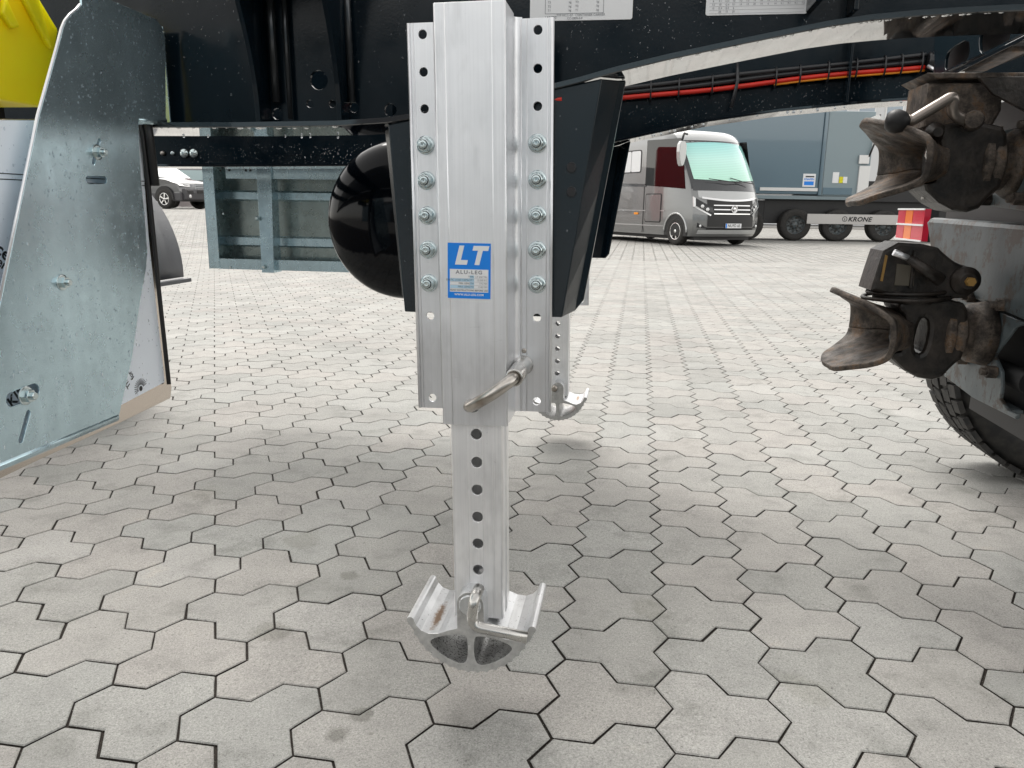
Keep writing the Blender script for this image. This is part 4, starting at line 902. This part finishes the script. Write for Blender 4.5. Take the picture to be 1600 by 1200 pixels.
# marker lamp of the far side
t0, t1, z0, z1, s = 1.60, 1.885, .868, .985, 1.31
mb = MB(); mb.box(s + .004, s + .03, t0 + .004, t1, z0, z1, 0)
n = 7; xs = [t0 + (t1 - t0) * f for f in (0, .42, .70, 1)]
for (a, b), mi in zip(zip(xs, xs[1:]), (1, 2, 1)): mb.box(s - .018, s + .003, a + .002, b - .002, z0 + .002, z1 - .002, mi)
for z in (z0, (z0 + z1) / 2 - .003, z1 - .006): mb.box(s - .0215, s - .0185, t0, t1, z, z + .006, 3)
tk(mb, 'tail_lamp', ['black', 'lens_red', 'lens_orange', 'white'], label='red and orange tail lamp')
# rear wheel with block tread
wc = Vector((1.905 - TO[0], 1.70 - TO[1], .468)); tw = wheel('wheel', wc, .455, .30, (0, -1, 0), TK, 'truckgrey', rimr=.6, steel_holes=8)
mb = MB(); RW = .455
for rib, (y0, y1) in enumerate(((-.148, -.088), (-.078, -.012), (.012, .078), (.088, .148))):
    for i in range(46):
        a = 2 * math.pi * (i + .5 * (rib % 2) + .12 * rnd.random()) / 46; da = .052; sk = .018 * (1 if rib < 2 else -1)
        q = []
        for r in (RW - .006, RW + .013):
            for da_, yy in ((-da, y0), (da, y0), (da + sk, y1), (-da + sk, y1)):
                q.append((wc.x + r * math.cos(a + da_), wc.y + yy, wc.z + r * math.sin(a + da_)))
        mb.hexa(q[:4], q[4:])
mb.build('tread', 'rubber', tw, kind='stuff')


# ================================================================ MOTORHOME
RV = thing('motorhome', 'silver-grey motorhome with big green-tinted windscreen, parked across the yard', 'motorhome', (5.43, 22.07, 0), R_(-64))
HWD = 1.13
zp = [(.26, .86), (.34, .94), (.50, 1.0), (.72, 1.0), (.95, .985), (1.20, .93), (1.42, .86), (1.60, .80), (1.75, .74), (2.25, .50), (2.72, .24), (2.86, .14), (2.96, .02), (3.04, -.14), (3.09, -.45)]
def xf(y, z, o=0.):
    b = np.interp(z, [p[0] for p in zp], [p[1] for p in zp]); k = .30 if z < 1.7 else .30 + .12 * (z - 1.7)
    return b - k * min(1, abs(y) / HWD) ** 2.6 + o
def side(z): return HWD - (0 if z < 2.75 else .10 * ((z - 2.75) / .34) ** 2) - (.02 if z < .4 else 0)
rows = []
for z, _ in zp + [(3.10, 0)]:
    hw = side(z); ys = [hw * math.sin(math.pi / 2 * k / 12) for k in range(-12, 13)]
    row = [(-6.1, -hw, z), (-4, -hw, z), (-2, -hw, z), (-.8, -hw, z)] + [(xf(y, z) - (.0 if z < 3.095 else .1), y, z) for y in ys] + [(-.8, hw, z), (-2, hw, z), (-4, hw, z), (-6.1, hw, z), (-6.1, -hw, z)]
    rows.append(row)
mb = MB().grid(rows); mb.put(rows[-1], [tuple(range(len(rows[-1]) - 1))]); mb.put(rows[0], [tuple(range(len(rows[0]) - 1))])
body = mb.build('body', 'rvsilver', RV)
def fpatch(name, mname, zt, zb, y0, y1, o, ny=16, nz=6, parent=None, **k):   # zt/zb functions or numbers
    g_ = []
    for j in range(nz + 1):
        r = []
        for i in range(ny + 1):
            y = y0 + (y1 - y0) * i / ny; a = zt(y) if callable(zt) else zt; b = zb(y) if callable(zb) else zb
            z = b + (a - b) * j / nz; r.append((xf(y, z, o), y, z))
        g_.append(r)
    return MB().grid(g_).build(name, mname, parent or RV, **k)
fpatch('roof_cap', 'rvlight', 3.0, 2.78, -1.08, 1.08, .008)
fpatch('windscreen_frame', 'rvdark', 2.80, 1.50, -1.11, 1.11, .006)
fpatch('windscreen', 'wind', lambda y: 2.74 - .05 * (y / 1.1) ** 2, lambda y: 1.72 + .04 * (y / 1.1) ** 2, -1.02, 1.04, .014)
fpatch('black_band', 'rvdark', lambda y: 1.66, lambda y: 1.46 - .0 * y, -1.08, 1.10, .012, nz=2)
fpatch('bonnet', 'rvlight', 1.455, lambda y: 1.20 + .10 * (abs(y) / 1.1) ** 2, -.98, 1.0, .012, nz=3)
fpatch('chrome_strip', 'chrome', lambda y: 1.235 + .10 * (abs(y) / 1.1) ** 2, lambda y: 1.185 + .10 * (abs(y) / 1.1) ** 2, -.9, .9, .018, nz=1)
fpatch('grille', 'seal', lambda y: 1.18 + .08 * y * y, lambda y: .52, -.78, .78, .014)
for z in (1.08, .97, .86): fpatch('grille_bar', 'chrome', z + .014, z - .012, -.62, .62, .026, nz=1)
mb = MB(); mb.lathe((xf(0, .97) + .03, 0, .985), (1, 0, 0), [(.105, 0), (.105, .02), (.085, .022), (.085, .012), (.001, .012)], 24); mb.lathe((xf(0, .97) + .04, 0, .985), (1, 0, 0), [(.045, 0), (.045, .018), (.025, .02), (.001, .02)], 16); mb.build('emblem', 'chrome', RV)
fpatch('lower_air_intake', 'black', .50, .40, -.8, .8, .012, nz=1)
fpatch('bumper', 'rvlight', .44, .33, -1.0, 1.0, .03, nz=2)
mb = MB(); x = xf(0, .57) + .022; mb.box(x, x + .012, -.27, .27, .49, .61); mb.box(x + .0125, x + .0135, -.27, -.225, .492, .608, 1)
mb.add(text('NU', .105, 1, 0, .0005, bold=.001), Matrix(((0, 0, 1, x + .014), (1, 0, 0, -.12), (0, 1, 0, .55), (0, 0, 0, 1))), 2)
mb.add(text('FD 65', .105, 1, 0, .0005, bold=.001), Matrix(((0, 0, 1, x + .014), (1, 0, 0, .10), (0, 1, 0, .55), (0, 0, 0, 1))), 2)
mb.build('number_plate', ['white', 'stick_blue', 'print'], RV)
for sg in (-1, 1):
    # slanted headlight
    P = [(.60, 1.04, .62), (.60, 1.10, 0)]
    def hl(a, b, o): # point on front, y magnitude a, z b
        return (xf(a, b, o), sg * a, b)
    tri = [(1.08, 1.28), (1.09, 1.05), (.72, .84), (.62, .88), (.66, 1.02)]
    c0 = [hl(a, b, .004) for a, b in tri]; c1 = [hl(a, b, .03) for a, b in tri]
    h_ = MB().hexa(c0, c1).build('headlight', 'glassdark', RV)
    for (a, b) in ((.80, .97), (.92, 1.05)):
        p = hl(a, b, .034); MB().lathe(p, (1, sg * .35, 0), [(.05, 0), (.045, .012), (.001, .016)], 14).build('lamp', 'lamp', h_)
    st_ = [(1.105, 1.30), (1.12, 1.04), (.72, .80), (.70, .835), (1.075, 1.06), (1.06, 1.26)]
    mb = MB(); 
    for i in range(2): a, b, c, d = st_[i], st_[i + 1], st_[4 - i], st_[5 - i]; mb.hexa([hl(*q, .006) for q in (a, b, c, d)], [hl(*q, .04) for q in (a, b, c, d)])
    mb.build('light_surround', 'lamp', h_)
    c = [hl(a, b, .006) for a, b in ((1.02, .62), (1.03, .50), (.72, .46))]; d = [hl(a, b, .02) for a, b in ((1.02, .62), (1.03, .50), (.72, .46))]
    MB().hexa(c, d).build('fog_lamp_recess', 'black', RV); p = hl(.96, .54, .03); MB().lathe(p, (1, 0, 0), [(.04, 0), (.03, .01), (.001, .012)], 12).build('fog_lamp', 'lamp', RV)
    # mirror
    if sg > 0: continue
    y = sg * (HWD + .16); mb = MB(); mb.prism(smooth_poly([(y - .11, 2.72), (y + .11, 2.72), (y + .12, 2.35), (y + .05, 2.08), (y - .05, 2.08), (y - .12, 2.35)], 1), 'x', .20, .34); mi = mb.build('mirror', 'rvlight', RV, bevel=.02)
    MB().tube([(.1, sg * 1.0, 2.92), (.22, sg * 1.2, 2.92), (.26, y, 2.72)], .03, 8).build('mirror_arm', 'black', mi)
for sg in (-1, 1):                       # sides
    y = sg * (HWD + .004)
    def spanel(name, m_, P, th=.006, par=None, **k):
        a, b = sorted((y, y + sg * th)); return MB().prism(P, 'y', a, b).build(name, m_, par or RV, **k)
    spanel('cab_window', 'glassdark', [(-1.50, 2.86), (.02, 2.82), (.20, 2.2), (.34, 1.50), (-1.50, 1.62)])
    spanel('body_line', 'rvdark', [(-6.0, 1.80), (-1.44, 1.66), (-1.44, 1.58), (-6.0, 1.70)])
    spanel('window_frame', 'black', rrect(-2.75, -1.75, 1.98, 2.62, .08)); 
    for x0, x1 in ((-2.72, -2.26), (-2.24, -1.78)): MB().prism(rrect(x0, x1, 2.01, 2.59, .05), 'y', *sorted((y + sg * .007, y + sg * .011))).build('window_blind', 'white', RV)
    spanel('window_frame', 'black', rrect(-5.0, -3.6, 1.98, 2.62, .08))
    spanel('door_gap', 'seal', rrect(-1.45, -.69, .59, 1.39, .06), .004); f = spanel('service_door', 'rvsilver', rrect(-1.42, -.72, .62, 1.36, .05), .012); spanel('door_gap', 'seal', [(-1.56, .30), (-1.53, .30), (-1.53, 1.58), (-1.56, 1.58)], .004); spanel('trim_line', 'rvlight', [(-6.0, .93), (-.52, .93), (-.52, .905), (-6.0, .905)], .010)
    spanel('skirt_line', 'rvlight', [(-6.0, .52), (-.55, .52), (-.55, .49), (-6.0, .49)], .010)
    spanel('marker', 'amber', rrect(-1.98, -1.78, .80, .86, .02), .02)
    for wx in (0, -4.1):
        arc_ = [(wx + .50 * math.cos(a), .36 + .50 * math.sin(a)) for a in np.linspace(0, math.pi, 19)]
        spanel('wheel_arch', 'seal', [(wx - .5, .255)] + arc_[::-1] + [(wx + .5, .255)], .004)
        MB().tube([(x, y + sg * .01, z) for x, z in arc_], .028, 8).build('arch_trim', 'rvlight', RV)
        wheel('wheel', (wx, sg * (HWD - .10), .375), .372, .24, (0, sg, 0), RV, 'chrome', spokes=6)
MB().box(-6.0, .6, -.95, .95, .16, .30).build('underbody', 'black', RV)
MB().tube([(.82, .35, 1.68), (.90, -.1, 1.70), (.80, -.75, 1.76)], .012, 6).build('wiper', 'black', RV); MB().tube([(.84, .75, 1.66), (.86, .4, 1.70), (.76, .0, 1.80)], .012, 6).build('wiper', 'black', RV)

# ================================================================ GREY SEMI-TRAILER
ST = thing('semi_trailer', 'blue-grey box semi-trailer with bright side guard behind the motorhome', 'semi-trailer', (9.9, 26, 0))
def sb(x0, x1, y0, y1, z0, z1): return MB().box(x0 - 9.9, x1 - 9.9, y0 - 26, y1 - 26, z0, z1)
sb(5.6, 9.90, 26.02, 28.5, 1.50, 4.1).build('body', 'trailergrey', ST, bevel=.03)
sb(9.905, 10.02, 25.98, 28.5, 1.46, 4.1).build('pillar', 'trailergrey', ST, bevel=.03)
sb(10.025, 11.52, 26.0, 28.5, 1.46, 4.1).build('front_panel', 'trailerlight', ST, bevel=.03)
sb(8.0, 9.88, 25.98, 26.019, 1.60, 1.70).build('white_rail', 'offwhite', ST)
sb(5.6, 11.5, 26.06, 28.4, 1.34, 1.455).build('floor_frame', 'trailerlight', ST)
sb(10.05, 11.0, 25.97, 25.998, 1.50, 1.72).build('step_box', 'trailergrey', ST, bevel=.008)
sb(11.15, 11.50, 25.93, 25.998, 1.50, 2.42).build('unit_cover', 'offwhite', ST, bevel=.01)
sb(11.10, 11.42, 25.90, 25.96, 2.48, 2.75).build('socket_box', 'offwhite', ST, bevel=.008)
MB().tube([(1.5, -.09, 2.7), (1.62, -.10, 3.1), (1.66, -.1, 3.7), (1.72, -.06, 4.0)], .03, 8).build('hose', 'black', ST)
mb = MB(); mb.prism(smooth_poly([(1.30, 3.85), (1.66, 4.0), (1.72, 3.86), (1.42, 3.66)], 1), 'y', -.16, -.05); mb.build('marker_arm', 'offwhite', ST)
x0, z0 = 9.43 - 9.9, 1.79; mb = MB(); mb.box(x0 - .05, x0 + .36, -.004 + .02, .019, z0 - .05, z0 + .36); mb.box(x0, x0 + .31, .011, .015, z0, z0 + .12, 1); mb.box(x0 + .03, x0 + .31, .011, .015, z0 + .25, z0 + .29, 2)
mb.add(text('KNAPEN', .085, 1, 0, .0005, bold=.002), Tr(x0 + .155, .0125, z0 + .185) @ SZ, 3); mb.build('sticker', ['white', 'stick_blue', 'print', 'stick_blue'], ST)
for x0, z0, w_, h_, mm in ((10.33, 1.87, .2, .34, 'white'), (10.55, 1.87, .12, .2, 'yellow'), (10.68, 1.87, .13, .2, 'white')): sb(x0, x0 + w_, 25.985, 25.999, z0, z0 + h_).build('label_plate', mm, ST)
MB().box(-.3, 3.6, -.10, -.06, .56, .88).build('side_guard', 'guard', ST, bevel=.008)
gtx = MB(); gtx.add(text('KRONE', .20, 1.05, .25, .002, bold=.006, xs=1.1), Tr(1.42, -.103, .72) @ SZ, 0); gtx.lathe((.93, -.1015, .73), (0, -1, 0), [(.085, 0), (.085, .003), (.065, .003), (.065, 0)], 18, caps=False); gtx.box(.92, .94, -.1045, -.1015, .68, .76); gtx.build('side_guard_lettering', 'print', ST)
for x in (-.64, .75, 2.28): wheel('wheel', (x, .14, .52), .52, .38, (0, -1, 0), ST, 'truckgrey', rimr=.58, steel_holes=10)
for x in (-2.2,): wheel('wheel', (x, .14, .52), .52, .38, (0, -1, 0), ST, 'truckgrey', rimr=.58)
MB().box(-4.2, 5.4, .35, 2.3, .55, 1.30).build('chassis', 'black', ST)
MB().box(1.66, 5.0, .1, 2.3, 1.30, 1.95).build('front_support', 'black', ST)
MB().box(-1.6, 4.2, .34, .36, .60, 1.335).build('dark_skirt', 'black', ST)  # black sheet added behind the wheels for the shade under the trailer

# ================================================================ CARS
def car(label, loc, rz, paint, glass, lower):
    C = thing('parked_car', label, 'car', loc, rz, 'cars parked at the back of the yard')
    prof = [(2.28, .45), (2.33, .62), (2.30, .86), (2.18, .98), (1.55, 1.10), (1.15, 1.14), (.42, 1.60), (.0, 1.70), (-1.3, 1.68), (-1.95, 1.5), (-2.25, 1.05), (-2.3, .5)]
    rows = []
    for i, (x, z) in enumerate(prof):
        hw = .93 if z < 1.2 else .93 - .20 * (z - 1.2) / .5; hw *= (1 - .10 * max(0, (x - 1.7)) - .0)
        rows.append([(x - (.22 if abs(x) > 2.1 else .05) * (abs(k) / 6) ** 4 * (1 if x > 0 else -1), hw * k / 6, z - (.04 * (abs(k) / 6) ** 4 if z > .95 else 0)) for k in range(-6, 7)])
    mb = MB().grid(rows)
    for k in (0, 12): mb.put([r[k] for r in rows], [tuple(range(len(rows)))])
    mb.build('body', paint, C)
    mb = MB(); mb.grid([[(x, .955 * sg_ * 1, z) for sg_ in (1,) for x, z in ()] or [(0, 0, 0), (0, 0, 0.001)], [(0, .001, 0), (0, .001, .001)]]) if False else None
    MB().box(-2.25, 2.2, -.90, .90, .28, .60).build('sill', lower, C, bevel=.05)
    b = MB().prism([(2.12, .30), (2.36, .34), (2.38, .60), (2.33, .74), (2.1, .74)], 'y', -.80, .80).build('front_bumper', lower, C, bevel=.04)
    ws = [[(1.12 - .66 * f, (.80 - .12 * f) * k / 4, 1.165 + .43 * f) for k in range(-4, 5)] for f in (0, .5, 1)]
    MB().grid(ws).build('windscreen', 'carscreen', C)
    for sg in (-1, 1):
        P = [(.95, 1.16), (.38, 1.56), (-1.3, 1.58), (-1.85, 1.40), (-1.9, 1.15)]
        q0 = [(x, sg * (.935 - .20 * max(0, z - 1.2) / .5), z) for x, z in P]; q1 = [(x, y + sg * .012, z) for x, y, z in q0]
        MB().hexa(q0, q1).build('side_window', glass, C)
        MB().hexa([(2.26, sg * .52, .80), (2.10, sg * .87, .84), (1.95, sg * .90, .98), (2.22, sg * .50, .95)], [(2.31, sg * .53, .81), (2.16, sg * .90, .85), (1.98, sg * .935, .985), (2.25, sg * .52, .975)]).build('headlight', 'lamp', C)
        MB().lathe((2.365, sg * .62, .47), (1, 0, 0), [(.07, 0), (.06, .02), (.001, .025)], 14).build('fog_lamp', 'lamp', C)
        MB().hexa([(2.36, sg * .45, .56), (2.36, sg * .76, .56), (2.36, sg * .76, .69), (2.34, sg * .45, .69)], [(2.385, sg * .45, .57), (2.385, sg * .74, .57), (2.385, sg * .74, .68), (2.37, sg * .45, .68)]).build('air_intake', 'seal', C)
        for wx in (1.42, -1.45):
            y = sg * .925; MB().prism([(wx + .45 * math.cos(a), .38 + .45 * math.sin(a)) for a in np.linspace(-.1, math.pi + .1, 17)], 'y', *sorted((y, y + sg * .012))).build('wheel_arch', 'seal', C)
            wheel('wheel', (wx, sg * .84, .36), .36, .24, (0, sg, 0), C, 'chrome', spokes=5)
    MB().box(2.345, 2.372, -.36, .36, .74, .93).build('grille', 'chrome', C)
    for z in (.77, .83, .89): MB().box(2.3725, 2.380, -.32, .32, z - .008, z + .014).build('grille_slot', 'seal', C)
    MB().box(2.383, 2.395, -.26, .26, .58, .69).build('number_plate', 'seal', C)
    return C
zr = float(rise(-13.5, 30))
car('silver four-by-four with dark lower body, nearest of the parked cars', (-14.05, 30.9, zr), R_(-21), 'carsilver', 'carglass', 'cladding')
zr = float(rise(-13.5, 34))
car('pale silver car with blue-green side windows behind the silver four-by-four', (-13.1, 34.4, zr), R_(-16), 'carsilver', 'carglass', 'carsilver')
car('dark car at the back beside the red building', (-13.2, 37.6, zr), R_(-14), 'rvdark', 'glassdark', 'cladding')

# ================================================================ BUILDINGS
RB = thing('workshop_building', 'dark red building at the back behind the parked cars', 'building', (-15, 47, 0))
MB().box(-4.1, 9.0, 0, 6, .0, 7.6).build('wall', 'brickred', RB)
MB().box(-4.3, 9.2, -.3, 6.2, 7.6, 7.9).build('roof_edge', 'offwhite', RB)
for x in (-1.5, 3.0): MB().box(x, x + 2.2, -.05, -.004, .2, 2.0).build('door', 'trailergrey', RB)
WB = thing('white_building', 'white building left of the dark red one', 'building', (-28, 46, 0))
MB().box(-12, 7.3, 0, 8, 0, 4.5).build('wall', 'facade', WB)
for x in (-9, -5, -1, 3, 5.6): f = MB().box(x, x + 1.5, -.06, -.003, 1.4, 3.0).build('window', 'seal', WB); MB().box(x + .08, x + 1.42, -.075, -.061, 1.48, 2.92).build('pane', 'winblue', f)
OB = thing('office_building', 'light office block with tall windows, far right behind the trailer', 'building', (24, 56, 0))
MB().box(-30, 40, 0, 14, 0, 11).build('wall', 'facade', OB)
MB().box(-30.3, 40.3, -.4, 14.4, 11, 11.4).build('roof', 'seal', OB)
for zz_ in (1.2, 4.4, 7.2):
    for i in range(36):
        x = -29 + i * 1.9
        if -2.5 < x < 9 or zz_ < 7: 
            f = MB().box(x, x + 1.25, -.06, -.003, zz_, zz_ + 1.9).build('window', 'offwhite', OB); MB().box(x + .1, x + 1.15, -.075, -.061, zz_ + .1, zz_ + 1.8).build('pane', 'winblue', f)
HB = thing('workshop_hall', 'dark grey workshop hall behind the photographer', 'building', (0, -24, 0))
MB().box(-32, 34, -12, 0, 0, 7.0).build('wall', 'trailergrey', HB)
for x in (-24, -14, -4, 8, 20): f = MB().box(x, x + 4.5, .003, .06, .02, 4.8).build('roller_door', 'cladding', HB)
MB().box(-32.4, 34.4, -12.4, .4, 7.0, 7.4).build('roof', 'seal', HB)
RL = thing('red_loader', 'red loading crane standing in the yard, seen mirrored in the motorhome side', 'crane', (-5.2, 26.6, 0), R_(-30))
MB().box(-1.4, 1.4, -.8, .8, .5, 1.5).build('body', 'crane_red', RL, bevel=.05); MB().box(-.2, 1.3, -.7, .7, 1.505, 3.3).build('cab', 'crane_red', RL, bevel=.06); MB().box(-.1, 1.2, -.705, -.702, 1.8, 2.5).build('cab_window', 'glassdark', RL)
mb = MB(); mb.hexa([(-1.3, -.95, 1.2), (-1.0, -.95, 1.05), (1.3, -.95, 3.3), (1.1, -.95, 3.55)], [(-1.3, -.72, 1.2), (-1.0, -.72, 1.05), (1.3, -.72, 3.3), (1.1, -.72, 3.55)]); mb.build('boom', 'crane_red', RL, bevel=.02)
for x in (-.95, .95):
    for y in (-.72, .72): wheel('wheel', (x, y, .45), .45, .3, (0, 1 if y > 0 else -1, 0), RL, 'truckgrey')
